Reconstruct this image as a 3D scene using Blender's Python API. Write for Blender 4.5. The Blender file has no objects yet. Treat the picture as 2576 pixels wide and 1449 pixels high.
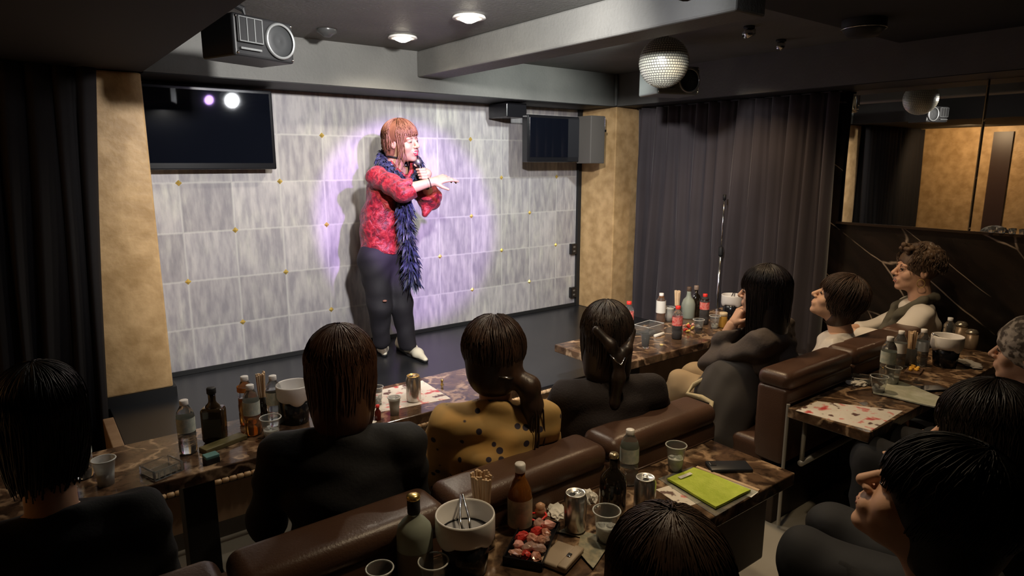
import bpy, bmesh, math, random
import numpy as np
from mathutils import Vector, Matrix
random.seed(7); np.random.seed(7)
U = 0.31                      # one wall tile in metres; room coordinates below are in tiles, camera at x=0, y=0
ZF = -5.3                     # floor height in tiles below the camera
def P(x, y, z): return Vector((x*U, y*U, (z-ZF)*U))
# ---------------------------------------------------------------- camera
FPX, YAW, PITCH = 1622.2, 0.6519, 0.1916
cam = bpy.data.cameras.new('camera'); camo = bpy.data.objects.new('camera', cam)
bpy.context.scene.collection.objects.link(camo)
camo.location = P(0, 0, 0); camo.rotation_euler = (math.pi/2-PITCH, 0, -YAW)
cam.sensor_width = 36; cam.lens = 36*FPX/2576; cam.clip_start = 0.02
bpy.context.scene.camera = camo
sc = bpy.context.scene
sc.view_settings.view_transform = 'Standard'; sc.view_settings.look = 'None'
sc.view_settings.gamma = 1; sc.view_settings.exposure = 0.0
wd = bpy.data.worlds.new('world'); sc.world = wd; wd.use_nodes = True
wd.node_tree.nodes['Background'].inputs[0].default_value = (0.9, 0.85, 0.8, 1)
wd.node_tree.nodes['Background'].inputs[1].default_value = 0.012
def light(kind, name, loc, aim, energy, col, size=0.1, spot=None, blend=0.3):
    l = bpy.data.lights.new(name, kind); l.energy = energy; l.color = col
    if kind == 'AREA': l.size = size
    else: l.shadow_soft_size = size
    if spot: l.spot_size = math.radians(spot); l.spot_blend = blend
    o = bpy.data.objects.new(name, l); sc.collection.objects.link(o); o.location = loc
    if aim is not None: o.rotation_euler = (Vector(aim)-Vector(loc)).to_track_quat('-Z', 'Y').to_euler()
    return o
# spotlight hung from the ceiling in front of the stage: tinted key light plus white floods beside it
light('SPOT', 'key_spot', P(5.3, 5.0, 2.0), P(7.65, 14.3, -1.35), 430, (0.56, 0.27, 1.0), 0.03, 29, 0.35)
light('SPOT', 'white_flood', P(3.9, 5.0, 2.0), P(8.2, 14.3, -0.6), 300, (1.0, 0.97, 0.93), 0.05, 98, 0.55)
light('SPOT', 'flood_right', P(9.5, 8.2, 2.2), P(10.5, 14.3, -0.4), 110, (0.95, 1.0, 0.95), 0.05, 75, 0.7)
# two recessed downlights over the stage front
DL = [(6.2, 11.55), (6.25, 9.35)]
for i, (x, y) in enumerate(DL):
    light('SPOT', 'downlight_lamp', P(x, y, 2.28), P(x, y, -5), 60, (1.0, 0.9, 0.72), 0.04, 150, 0.5)
# warm spots for the seating area, sources unseen; two are added fill
light('SPOT', 'warm_lamp', P(8.6, 6.6, 2.3), P(8.8, 6.6, -5), 60, (1.0, 0.72, 0.42), 0.06, 110, 0.6)
light('SPOT', 'warm_lamp_near', P(4.6, 3.6, 2.3), P(4.6, 4.2, -5), 46, (1.0, 0.78, 0.5), 0.06, 85, 0.6)
light('SPOT', 'warm_fill_tables', P(3.2, 7.6, 2.3), P(3.2, 8.0, -5), 24, (1.0, 0.86, 0.68), 0.06, 75, 0.6)  # added fill to brighten the cups and bottles on the left tables
light('SPOT', 'warm_lamp_right', P(12.2, 8.4, 2.3), P(12.4, 9.0, -5), 30, (1.0, 0.70, 0.40), 0.06, 120, 0.6)
light('SPOT', 'warm_fill_marble', P(10.6, 4.6, 2.12), P(14.2, 5.2, -2.6), 34, (1.0, 0.74, 0.46), 0.06, 80, 0.7)  # added fill that brings out the veins of the marble wall
light('SPOT', 'warm_lamp_left', P(-2.0, 10.2, 1.4), P(-4.5, 10.8, -0.5), 40, (1.0, 0.72, 0.42), 0.06, 140, 0.6)
# ---------------------------------------------------------------- geometry of the view, used to find points on real surfaces
_f = np.array([math.sin(YAW)*math.cos(PITCH), math.cos(YAW)*math.cos(PITCH), -math.sin(PITCH)])
_r = np.array([math.cos(YAW), -math.sin(YAW), 0.]); _u = np.cross(_r, _f)
def ray(px, py): return _f+_r*(px-1288)/FPX-_u*(py-724.5)/FPX
def onZ(px, py, z): d = ray(px, py); return d*z/d[2]
def onY(px, py, y): d = ray(px, py); return d*y/d[1]
def onX(px, py, x): d = ray(px, py); return d*x/d[0]
TZ = -3.4                     # table top height
def tb(px, py, z=TZ):
    p = onZ(px, py, z)
    if z == TZ:                # keep things on the table tops
        m = 4.37 if p[1] < 6 else (8.82 if p[0] > 7 else 8.65)
        if p[1] > m: p = p*(m/p[1])
    return P(p[0], p[1], z)
def vp(px, py, ax, ay, off=0.0):
    """metres point seen at px,py on the upright plane through (ax, ay) tiles facing the camera, off metres nearer"""
    n = np.array([ax, ay, 0.]); L = np.linalg.norm(n); n /= L
    d = ray(px, py); t = (L-off/U)/(d@n); p = d*t
    return P(*p)
# ---------------------------------------------------------------- materials
MT = {}
def mat(name, col, rough=0.5, metal=0.0, trans=0.0, emit=None, es=1.0, spec=0.5, sheen=0.0, ior=1.45,
        noise=None, bump=None, coat=0.0, stretch=None, alpha=1.0):
    if name in MT: return MT[name]
    m = bpy.data.materials.new(name); m.use_nodes = True; nt = m.node_tree; b = nt.nodes['Principled BSDF']
    I = b.inputs
    I['Base Color'].default_value = (*col, 1); I['Roughness'].default_value = rough; I['Metallic'].default_value = metal
    I['Transmission Weight'].default_value = trans; I['IOR'].default_value = ior
    I['Specular IOR Level'].default_value = spec; I['Sheen Weight'].default_value = sheen; I['Coat Weight'].default_value = coat
    I['Alpha'].default_value = alpha
    if emit: I['Emission Color'].default_value = (*emit, 1); I['Emission Strength'].default_value = es
    tc = nt.nodes.new('ShaderNodeTexCoord'); mp = nt.nodes.new('ShaderNodeMapping')
    nt.links.new(tc.outputs['Object'], mp.inputs['Vector'])
    if stretch: mp.inputs['Scale'].default_value = stretch
    if noise:                                     # (scale, other colour, contrast)
        n = nt.nodes.new('ShaderNodeTexNoise'); n.inputs['Scale'].default_value = noise[0]; n.inputs['Detail'].default_value = 6
        nt.links.new(mp.outputs[0], n.inputs['Vector'])
        r = nt.nodes.new('ShaderNodeValToRGB'); c = noise[2] if len(noise) > 2 else 0.15
        r.color_ramp.elements[0].position = 0.5-c; r.color_ramp.elements[1].position = 0.5+c
        r.color_ramp.elements[0].color = (*col, 1); r.color_ramp.elements[1].color = (*noise[1], 1)
        nt.links.new(n.outputs['Fac'], r.inputs[0]); nt.links.new(r.outputs[0], I['Base Color'])
    if bump:                                      # (scale, distance)
        n2 = nt.nodes.new('ShaderNodeTexNoise'); n2.inputs['Scale'].default_value = bump[0]; n2.inputs['Detail'].default_value = 5
        nt.links.new(mp.outputs[0], n2.inputs['Vector'])
        bp = nt.nodes.new('ShaderNodeBump'); bp.inputs['Distance'].default_value = bump[1]; bp.inputs['Strength'].default_value = 1
        nt.links.new(n2.outputs['Fac'], bp.inputs['Height']); nt.links.new(bp.outputs[0], I['Normal'])
    MT[name] = m; return m
def N(nt, t, **k):
    n = nt.nodes.new(t)
    for a, v in k.items():
        if a.startswith('i_'): n.inputs[a[2:].replace('_', ' ')].default_value = v
        else: setattr(n, a, v)
    return n
def ramp(nt, src, stops):
    r = nt.nodes.new('ShaderNodeValToRGB'); e = r.color_ramp.elements
    while len(e) < len(stops): e.new(0.5)
    for k, (p, c) in enumerate(stops):
        e[k].position = p; e[k].color = (*c, 1) if len(c) == 3 else c
    nt.links.new(src, r.inputs[0]); return r
def mixc(nt, f, a, b, mode='MIX'):
    m = nt.nodes.new('ShaderNodeMix'); m.data_type = 'RGBA'; m.blend_type = mode
    for s, v in ((0, f), (6, a), (7, b)):
        if hasattr(v, 'links') or isinstance(v, bpy.types.NodeSocket): nt.links.new(v, m.inputs[s])
        else: m.inputs[s].default_value = v if s == 0 else (*v, 1)
    return m.outputs[2]
M_plaster = mat('dark_plaster', (0.10, 0.10, 0.095), 0.62, noise=(3, (0.15, 0.148, 0.138), 0.25), bump=(60, 0.002))
M_black = mat('matt_black', (0.012, 0.012, 0.013), 0.6)
M_gblack = mat('gloss_black', (0.01, 0.01, 0.012), 0.18)
M_stage = mat('stage_floor', (0.014, 0.015, 0.018), 0.3, noise=(4, (0.02, 0.021, 0.024), 0.2), bump=(200, 0.0003))
M_gold = mat('gold_wallpaper', (0.42, 0.255, 0.105), 0.5, noise=(11, (0.62, 0.40, 0.19), 0.16), bump=(22, 0.004), sheen=0.2)
M_floor = mat('vinyl_floor', (0.30, 0.27, 0.22), 0.45, noise=(2.5, (0.36, 0.33, 0.28), 0.2))
M_leather = mat('brown_leather', (0.072, 0.036, 0.023), 0.36, noise=(6, (0.10, 0.052, 0.033), 0.25), bump=(160, 0.0007))
M_wood = mat('panel_wood', (0.34, 0.21, 0.12), 0.45, noise=(14, (0.46, 0.30, 0.18), 0.2), stretch=(1, 1, 0.15))
M_curt = mat('curtain_cloth', (0.042, 0.034, 0.040), 0.75, noise=(3, (0.052, 0.042, 0.049), 0.2), sheen=0.25)
M_curtb = mat('curtain_black', (0.011, 0.009, 0.010), 0.85)
M_mirror = mat('mirror_glass', (0.80, 0.78, 0.74), 0.012, metal=1.0)
M_chrome = mat('chrome', (0.75, 0.75, 0.76), 0.15, metal=1.0)
M_goldm = mat('gold_metal', (0.85, 0.62, 0.22), 0.25, metal=0.9)
M_white = mat('white_plastic', (0.80, 0.77, 0.74), 0.35)
M_paper = mat('white_paper', (0.80, 0.77, 0.70), 0.7)
M_clear = mat('clear_plastic', (0.90, 0.92, 0.91), 0.05, trans=0.95, ior=1.3)
M_frost = mat('frosted_cup', (0.80, 0.81, 0.79), 0.28, trans=0.55, ior=1.25)
M_water = mat('water', (0.9, 0.93, 0.93), 0.03, trans=0.96, ior=1.33)
M_ice = mat('iced_drink', (0.75, 0.76, 0.72), 0.3, trans=0.3, ior=1.3, bump=(60, 0.004))
M_amber = mat('amber_liquid', (0.75, 0.33, 0.05), 0.05, trans=0.85, ior=1.33)
M_cola = mat('cola', (0.02, 0.008, 0.006), 0.1)
M_darkglass = mat('dark_glass', (0.012, 0.009, 0.006), 0.06, coat=0.5)
M_brownglass = mat('brown_glass', (0.03, 0.018, 0.008), 0.08, coat=0.4)
M_frostglass = mat('frosted_glass', (0.42, 0.46, 0.38), 0.45, trans=0.35, ior=1.3)
M_labelw = mat('pale_label', (0.74, 0.76, 0.66), 0.5, noise=(60, (0.55, 0.62, 0.55), 0.1))
M_labelr = mat('red_label', (0.72, 0.08, 0.07), 0.5, noise=(70, (0.8, 0.3, 0.25), 0.08))
M_red = mat('red_cap', (0.80, 0.04, 0.03), 0.35)
M_stick = mat('chopstick_wood', (0.66, 0.45, 0.27), 0.6, noise=(30, (0.75, 0.56, 0.36), 0.2))
M_steel = mat('can_aluminium', (0.62, 0.61, 0.60), 0.25, metal=0.9, noise=(25, (0.45, 0.42, 0.4), 0.1), stretch=(1, 1, 0.3))
M_cang = mat('can_gold_band', (0.75, 0.5, 0.2), 0.3, metal=0.7)
def wall_tiles():
    m = bpy.data.materials.new('concrete_tiles'); m.use_nodes = True; nt = m.node_tree; b = nt.nodes['Principled BSDF']; Lk = nt.links.new
    tc = N(nt, 'ShaderNodeTexCoord'); mp = N(nt, 'ShaderNodeMapping')
    # tile joints at x = 2.599+c*0.994, z = 1.597-r*0.994 (tiles)
    mp.inputs['Scale'].default_value = (1/(U*0.994),)*3
    mp.inputs['Location'].default_value = (-2.599/0.994+20, 0, -((1.5965-ZF)/0.994)+20)
    Lk(tc.outputs['Object'], mp.inputs[0])
    sx = N(nt, 'ShaderNodeSeparateXYZ'); Lk(mp.outputs[0], sx.inputs[0])
    def fr(o):
        f = N(nt, 'ShaderNodeMath', operation='FRACT'); Lk(o, f.inputs[0])
        a = N(nt, 'ShaderNodeMath', operation='SUBTRACT'); Lk(f.outputs[0], a.inputs[0]); a.inputs[1].default_value = 0.5
        c = N(nt, 'ShaderNodeMath', operation='ABSOLUTE'); Lk(a.outputs[0], c.inputs[0]); return c.outputs[0]
    fx, fz = fr(sx.outputs[0]), fr(sx.outputs[2])
    mx = N(nt, 'ShaderNodeMath', operation='MAXIMUM'); Lk(fx, mx.inputs[0]); Lk(fz, mx.inputs[1])
    joint = ramp(nt, mx.outputs[0], [(0.47, (0, 0, 0)), (0.497, (1, 1, 1))]).outputs[0]
    fl = N(nt, 'ShaderNodeVectorMath', operation='FLOOR'); Lk(mp.outputs[0], fl.inputs[0])
    sc_ = N(nt, 'ShaderNodeSeparateXYZ'); Lk(fl.outputs[0], sc_.inputs[0]); cb = N(nt, 'ShaderNodeCombineXYZ')
    Lk(sc_.outputs[0], cb.inputs[0]); Lk(sc_.outputs[2], cb.inputs[2])
    wn = N(nt, 'ShaderNodeTexWhiteNoise'); Lk(cb.outputs[0], wn.inputs[0])
    tone = ramp(nt, wn.outputs[0], [(0, (0.33, 0.31, 0.33)), (1, (0.47, 0.445, 0.465))]).outputs[0]
    st = N(nt, 'ShaderNodeMapping'); st.inputs['Scale'].default_value = (1.0, 1, 0.22); Lk(mp.outputs[0], st.inputs[0])
    ad = N(nt, 'ShaderNodeVectorMath', operation='ADD'); Lk(st.outputs[0], ad.inputs[0]); Lk(wn.outputs[1], ad.inputs[1])
    n1 = N(nt, 'ShaderNodeTexNoise', i_Scale=5.5, i_Detail=5.0, i_Roughness=0.6); Lk(ad.outputs[0], n1.inputs[0])
    s1 = ramp(nt, n1.outputs[0], [(0.44, (0.0, 0.0, 0.0)), (0.72, (0.75, 0.75, 0.75))]).outputs[0]
    n2 = N(nt, 'ShaderNodeTexNoise', i_Scale=1.1, i_Detail=3.0); Lk(mp.outputs[0], n2.inputs[0])
    s2 = ramp(nt, n2.outputs[0], [(0.4, (0, 0, 0)), (0.62, (1, 1, 1))]).outputs[0]
    mm = N(nt, 'ShaderNodeMath', operation='MULTIPLY'); Lk(s1, mm.inputs[0]); Lk(s2, mm.inputs[1])
    c1 = mixc(nt, mm.outputs[0], tone, (0.58, 0.57, 0.52))
    n3 = N(nt, 'ShaderNodeTexNoise', i_Scale=9.0, i_Detail=6.0); Lk(ad.outputs[0], n3.inputs[0])
    s3 = ramp(nt, n3.outputs[0], [(0.35, (0.72, 0.72, 0.75)), (0.65, (1.12, 1.12, 1.08))]).outputs[0]
    c2 = mixc(nt, 1.0, c1, s3, 'MULTIPLY')
    jn = N(nt, 'ShaderNodeMath', operation='MULTIPLY'); Lk(joint, jn.inputs[0]); jn.inputs[1].default_value = 0.5
    c3 = mixc(nt, jn.outputs[0], c2, (0.62, 0.61, 0.58))
    Lk(c3, b.inputs['Base Color']); b.inputs['Roughness'].default_value = 0.6
    bp = N(nt, 'ShaderNodeBump'); bp.inputs['Distance'].default_value = 0.004; Lk(n3.outputs[0], bp.inputs['Height']); Lk(bp.outputs[0], b.inputs['Normal'])
    return m
M_tiles = wall_tiles()
def marble(name, base, mid, vein, scale, vw, rough, diag=(1, 1, 1), rot=(0, 0, 0), warp=0.22):
    m = bpy.data.materials.new(name); m.use_nodes = True; nt = m.node_tree; b = nt.nodes['Principled BSDF']; Lk = nt.links.new
    tc = N(nt, 'ShaderNodeTexCoord'); mp = N(nt, 'ShaderNodeMapping'); mp.inputs['Scale'].default_value = diag
    m0 = N(nt, 'ShaderNodeMapping'); m0.inputs['Rotation'].default_value = rot
    Lk(tc.outputs['Object'], m0.inputs[0]); Lk(m0.outputs[0], mp.inputs[0])
    n0 = N(nt, 'ShaderNodeTexNoise', i_Scale=scale*0.7, i_Detail=5.0); Lk(mp.outputs[0], n0.inputs[0])
    mx = N(nt, 'ShaderNodeMix', data_type='VECTOR'); mx.inputs[0].default_value = warp; Lk(mp.outputs[0], mx.inputs[4]); Lk(n0.outputs[1], mx.inputs[5])
    v = N(nt, 'ShaderNodeTexVoronoi', feature='DISTANCE_TO_EDGE', i_Scale=scale); Lk(mx.outputs[1], v.inputs[0])
    vr = ramp(nt, v.outputs[0], [(0.0, (1, 1, 1)), (vw, (0, 0, 0))]).outputs[0]
    n1 = N(nt, 'ShaderNodeTexNoise', i_Scale=scale*2.2, i_Detail=8.0); Lk(mx.outputs[1], n1.inputs[0])
    c0 = ramp(nt, n1.outputs[0], [(0.35, base), (0.62, mid)]).outputs[0]
    n2 = N(nt, 'ShaderNodeTexNoise', i_Scale=scale*0.9, i_Detail=2.0); Lk(tc.outputs['Object'], n2.inputs[0])
    g = ramp(nt, n2.outputs[0], [(0.40, (0, 0, 0)), (0.52, (1, 1, 1))]).outputs[0]
    mu = N(nt, 'ShaderNodeMath', operation='MULTIPLY'); Lk(vr, mu.inputs[0]); Lk(g, mu.inputs[1])
    Lk(mixc(nt, mu.outputs[0], c0, vein), b.inputs['Base Color']); b.inputs['Roughness'].default_value = rough
    return m
M_table = marble('brown_marble', (0.030, 0.017, 0.011), (0.13, 0.075, 0.043), (0.42, 0.28, 0.17), 9, 0.10, 0.16)
M_wallm = marble('black_marble', (0.006, 0.005, 0.004), (0.022, 0.015, 0.011), (0.45, 0.35, 0.26), 4.2, 0.014, 0.25, (1, 1.0, 0.28), (0.9, 0, 0), 0.10)
def menu_mat(name, seed):
    m = bpy.data.materials.new(name); m.use_nodes = True; nt = m.node_tree; b = nt.nodes['Principled BSDF']; Lk = nt.links.new
    tc = N(nt, 'ShaderNodeTexCoord'); mp = N(nt, 'ShaderNodeMapping'); mp.inputs['Location'].default_value = (seed, seed*2, 0); Lk(tc.outputs['Object'], mp.inputs[0])
    n = N(nt, 'ShaderNodeTexNoise', i_Scale=16.0, i_Detail=3.0); Lk(mp.outputs[0], n.inputs[0])
    r = ramp(nt, n.outputs[0], [(0.36, (0.15, 0.08, 0.07)), (0.40, (0.82, 0.75, 0.66)), (0.56, (0.86, 0.80, 0.72)), (0.60, (0.8, 0.38, 0.34)), (0.68, (0.6, 0.06, 0.06))])
    Lk(r.outputs[0], b.inputs['Base Color']); b.inputs['Roughness'].default_value = 0.35
    return m
# ---------------------------------------------------------------- object helpers
COL = sc.collection
def finish(o, parent=None, label=None, cat=None, group=None, kind=None):
    COL.objects.link(o)
    if parent is not None: o.parent = parent
    if label: o['label'] = label
    if cat: o['category'] = cat
    if group: o['group'] = group
    if kind: o['kind'] = kind
    return o
def thing(name, label, cat, loc=(0, 0, 0), rz=0.0, group=None, rot=None):
    o = bpy.data.objects.new(name, None); o.empty_display_size = 0.05
    finish(o, None, label, cat, group); o.location = loc; o.rotation_euler = rot or (0, 0, rz)
    return o
def obj(name, bm, m, parent=None, smooth=False, **k):
    me = bpy.data.meshes.new(name)
    if isinstance(bm, tuple):
        me.from_pydata(*bm)
    else:
        bmesh.ops.recalc_face_normals(bm, faces=bm.faces); bm.to_mesh(me); bm.free()
    for mm in (m if isinstance(m, (list, tuple)) else [m]): me.materials.append(mm)
    if smooth: me.polygons.foreach_set('use_smooth', [True]*len(me.polygons))
    o = bpy.data.objects.new(name, me); return finish(o, parent, **k)
def NB(): return bmesh.new()
def box(bm, x0, x1, y0, y1, z0, z1, bev=0.0, seg=2, M=None):
    r = bmesh.ops.create_cube(bm, size=1.0); vs = r['verts']
    for v in vs:
        v.co = Vector(((x0+x1)/2+v.co.x*(x1-x0), (y0+y1)/2+v.co.y*(y1-y0), (z0+z1)/2+v.co.z*(z1-z0)))
    geo = vs
    if bev > 0:
        es = list({e for v in vs for e in v.link_edges})
        rr = bmesh.ops.bevel(bm, geom=es, offset=bev, segments=seg, profile=0.5, affect='EDGES')
        geo = list({v for f in rr['faces'] for v in f.verts} | {v for v in vs if v.is_valid})
    if M is not None:
        for v in geo: v.co = M @ v.co
    return geo
def ubox(bm, x0, x1, y0, y1, z0, z1, bev=0.0, seg=2):       # in tiles, room frame
    a, b = P(x0, y0, z0), P(x1, y1, z1); return box(bm, a.x, b.x, a.y, b.y, a.z, b.z, bev, seg)
def lathe(bm, prof, seg=28, M=None, cap0=True, cap1=True, sx=1, sy=1):
    rings = []
    for r, z in prof:
        ring = []
        for k in range(seg):
            a = 2*math.pi*k/seg; c = Vector((r*math.cos(a)*sx, r*math.sin(a)*sy, z))
            ring.append(bm.verts.new(M @ c if M is not None else c))
        rings.append(ring)
    for a, b in zip(rings, rings[1:]):
        for k in range(seg): bm.faces.new((a[k], a[(k+1) % seg], b[(k+1) % seg], b[k]))
    if cap0: bm.faces.new(rings[0][::-1])
    if cap1: bm.faces.new(rings[-1])
def tube(bm, pts, r, seg=6, closed=False):
    pts = [Vector(p) for p in pts]; n = len(pts); rings = []
    rs = r if isinstance(r, (list, tuple)) else [r]*n
    up = Vector((0.13, 0.31, 0.94))
    for i, p in enumerate(pts):
        a = pts[i-1] if (i > 0 or closed) else p; b = pts[(i+1) % n] if (i < n-1 or closed) else p
        t = (b-a).normalized() if (b-a).length > 1e-9 else Vector((0, 0, 1))
        s = t.cross(up)
        s = s.normalized() if s.length > 1e-4 else Vector((1, 0, 0))
        w = s.cross(t)
        rings.append([bm.verts.new(p+(s*math.cos(2*math.pi*k/seg)+w*math.sin(2*math.pi*k/seg))*rs[i]) for k in range(seg)])
    for i in range(n if closed else n-1):
        a, b = rings[i], rings[(i+1) % n]
        for k in range(seg): bm.faces.new((a[k], a[(k+1) % seg], b[(k+1) % seg], b[k]))
    if not closed: bm.faces.new(rings[0][::-1]); bm.faces.new(rings[-1])
def sphere(bm, c, r, seg=16, sc3=(1, 1, 1)):
    g = bmesh.ops.create_uvsphere(bm, u_segments=seg, v_segments=max(6, seg//2), radius=1)
    for v in g['verts']: v.co = Vector((c[0]+v.co.x*r*sc3[0], c[1]+v.co.y*r*sc3[1], c[2]+v.co.z*r*sc3[2]))
def struct(name, bm, m, parent=None, **k):
    return obj(name, bm, m, parent, kind='structure' if parent is None else None, **k)
# ---------------------------------------------------------------- signed-distance bodies
def rotm(yaw=0, pitch=0, roll=0):
    """yaw turns to the right (clockwise from above), pitch lifts the face, roll tilts to the right; local +y is forward"""
    return np.array((Matrix.Rotation(-yaw, 3, 'Z') @ Matrix.Rotation(pitch, 3, 'X') @ Matrix.Rotation(roll, 3, 'Y')))
class SDF:
    def __init__(s): s.p = []
    def cone(s, a, b, ra, rb, k=0.02, op='u'): s.p.append(('c', np.array(a, float), np.array(b, float), ra, rb, k, op)); return s
    def ell(s, c, r, R=None, k=0.02, op='u'):
        s.p.append(('e', np.array(c, float), np.array(r, float), np.eye(3) if R is None else np.array(R), None, k, op)); return s
    def cut(s, p, n): s.p.append(('x', np.array(p, float), np.array(n, float), 0, 0, 0, 'x')); return s     # removes the side n points to
    def chain(s, pts, rs, k=0.02, op='u'):
        for i in range(len(pts)-1): s.cone(pts[i], pts[i+1], rs[i], rs[i+1], k, op)
        return s
    def bb(s, q):
        if q[0] == 'c': m = max(q[3], q[4]); return np.minimum(q[1], q[2])-m, np.maximum(q[1], q[2])+m
        e = np.abs(q[3]) @ q[2]; return q[1]-e, q[1]+e
    def mesh(s, vox, fold=None):
        us = [q for q in s.p if q[6] == 'u']; pad = 3*vox
        lo = np.min([s.bb(q)[0] for q in us], 0)-pad-0.01; hi = np.max([s.bb(q)[1] for q in us], 0)+pad+0.01
        n = np.ceil((hi-lo)/vox).astype(int)+1; D = np.full(n, 0.2, np.float32)
        for q in s.p:
            if q[0] == 'x':
                g = [lo[i]+vox*np.arange(n[i]) for i in range(3)]
                d = ((g[0]-q[1][0])*q[2][0])[:, None, None]+((g[1]-q[1][1])*q[2][1])[None, :, None]+((g[2]-q[1][2])*q[2][2])[None, None, :]
                D = np.maximum(D, d.astype(np.float32)); continue
            a, b = s.bb(q); k = max(q[5], 1e-5); m = k+2.5*vox
            i0 = np.clip(np.floor((a-m-lo)/vox).astype(int), 0, n-1); i1 = np.clip(np.ceil((b+m-lo)/vox).astype(int)+1, 1, n)
            if np.any(i1 <= i0): continue
            g = np.stack(np.meshgrid(*[lo[i]+vox*np.arange(i0[i], i1[i]) for i in range(3)], indexing='ij'), -1).astype(np.float32)
            if q[0] == 'c':
                ab = q[2]-q[1]; L2 = max(ab@ab, 1e-12); w = g-q[1]; t = np.clip((w@ab)/L2, 0, 1)
                d = np.linalg.norm(w-t[..., None]*ab, axis=-1)-(q[3]+t*(q[4]-q[3]))
            else:
                l = (g-q[1]) @ q[3]; k0 = np.linalg.norm(l/q[2], axis=-1); k1 = np.linalg.norm(l/q[2]**2, axis=-1)+1e-9
                d = k0*(k0-1)/k1
            sl = tuple(slice(i0[i], i1[i]) for i in range(3)); A = D[sl]
            if q[6] == 'u': h = np.maximum(k-np.abs(A-d), 0)/k; D[sl] = np.minimum(A, d)-h*h*k/4
            else: d = -d; h = np.maximum(k-np.abs(A-d), 0)/k; D[sl] = np.maximum(A, d)+h*h*k/4
        if fold:
            amp, fx, fy, fz = fold
            g = [(lo[i]+vox*np.arange(n[i])).astype(np.float32) for i in range(3)]
            X, Y, Z = g[0][:, None, None], g[1][None, :, None], g[2][None, None, :]
            D = D+amp*(np.sin(X*fx+2.1*np.sin(Z*fz*0.7+Y*3))*np.cos(Z*fz+1.7*np.sin(X*fx*0.6+Y*fy))+0.6*np.sin(Y*fy+Z*fz*1.9+2*np.sin(X*fx*0.5)))
        D[0] = D[-1] = 0.2; D[:, 0] = D[:, -1] = 0.2; D[:, :, 0] = D[:, :, -1] = 0.2
        return nets(D, lo, vox)
def nets(D, lo, vox):
    I = D < 0; S = np.zeros(np.array(D.shape)-1, np.int8); C = [(i, j, k) for i in (0, 1) for j in (0, 1) for k in (0, 1)]
    nx, ny, nz = S.shape
    for i, j, k in C: S += I[i:i+nx, j:j+ny, k:k+nz]
    act = np.argwhere((S > 0) & (S < 8)); vid = np.full(S.shape, -1, np.int32); vid[tuple(act.T)] = np.arange(len(act))
    V = np.stack([D[act[:, 0]+i, act[:, 1]+j, act[:, 2]+k] for i, j, k in C], 1)
    acc = np.zeros((len(act), 3)); cnt = np.zeros(len(act))
    for a in range(8):
        for b in range(a+1, 8):
            ca, cb = np.array(C[a]), np.array(C[b])
            if np.abs(ca-cb).sum() != 1: continue
            va, vb = V[:, a], V[:, b]; m = (va < 0) != (vb < 0); t = np.where(m, va/np.where(m, va-vb, 1), 0)
            acc += np.where(m[:, None], ca+t[:, None]*(cb-ca), 0); cnt += m
    pts = lo+vox*(act+acc/cnt[:, None]); F = []
    for ax in range(3):
        u, v = (ax+1) % 3, (ax+2) % 3
        s0 = [slice(None)]*3; s1 = [slice(None)]*3; s0[ax] = slice(0, -1); s1[ax] = slice(1, None)
        A, B = I[tuple(s0)], I[tuple(s1)]; e = np.argwhere(A != B)
        e = e[(e[:, u] > 0) & (e[:, v] > 0) & (e[:, u] < D.shape[u]-1) & (e[:, v] < D.shape[v]-1)]
        du = np.zeros(3, int); du[u] = 1; dv = np.zeros(3, int); dv[v] = 1
        q = np.stack([vid[tuple((e-du-dv).T)], vid[tuple((e-dv).T)], vid[tuple(e.T)], vid[tuple((e-du).T)]], 1)
        fl = ~A[tuple(e.T)]; q[fl] = q[fl][:, ::-1]; F.append(q)
    return pts, np.concatenate(F)
def join_meshes(L):
    V, F, o = [], [], 0
    for v, f in L: V.append(v); F.append(np.array(f)+o); o += len(v)
    return np.concatenate(V), np.concatenate(F)
def sobj(name, vf, m, parent=None, **k):
    v, f = vf; me = bpy.data.meshes.new(name)
    me.vertices.add(len(v)); me.vertices.foreach_set('co', np.asarray(v, np.float32).ravel())
    me.loops.add(len(f)*4); me.loops.foreach_set('vertex_index', np.asarray(f, np.int32).ravel())
    me.polygons.add(len(f)); me.polygons.foreach_set('loop_start', np.arange(len(f), dtype=np.int32)*4)
    me.polygons.foreach_set('use_smooth', np.ones(len(f), bool)); me.update(calc_edges=True); me.validate()
    me.materials.append(m); o = bpy.data.objects.new(name, me); return finish(o, parent, **k)
# ================================================================ the room
WY = 14.3; SZ = -4.315; CZ = 2.37
bm = NB(); ubox(bm, -5, 15.5, -5, 14.6, ZF-0.3, ZF); struct('floor', bm, M_floor)
bm = NB(); ubox(bm, -5, 15.5, -5, 14.6, CZ, CZ+0.3); struct('ceiling', bm, M_plaster)
bm = NB(); ubox(bm, 0.5, 14.6, WY, WY+0.3, ZF, CZ)
struct('wall_stage', bm, M_tiles)
bm = NB(); ubox(bm, -5, 0.5, 12.95, 14.6, ZF, CZ); struct('wall_stage_left', bm, M_curtb)
bm = NB(); ubox(bm, 14.6, 15.0, -5, 14.6, ZF, CZ)
struct('wall_right', bm, M_wallm)
bm = NB(); ubox(bm, -5, -4.6, -5, 14.6, ZF, CZ); wl = struct('wall_left', bm, M_gold)
bm = NB(); ubox(bm, -5, 15.5, -5.3, -5, ZF, CZ); struct('wall_back', bm, M_black)
bm = NB(); ubox(bm, -4.6, -4.5, 9.3, 10.0, ZF, 1.3); struct('trim_1', bm, mat('dark_door_frame', (0.05, 0.025, 0.015), 0.4))
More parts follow.
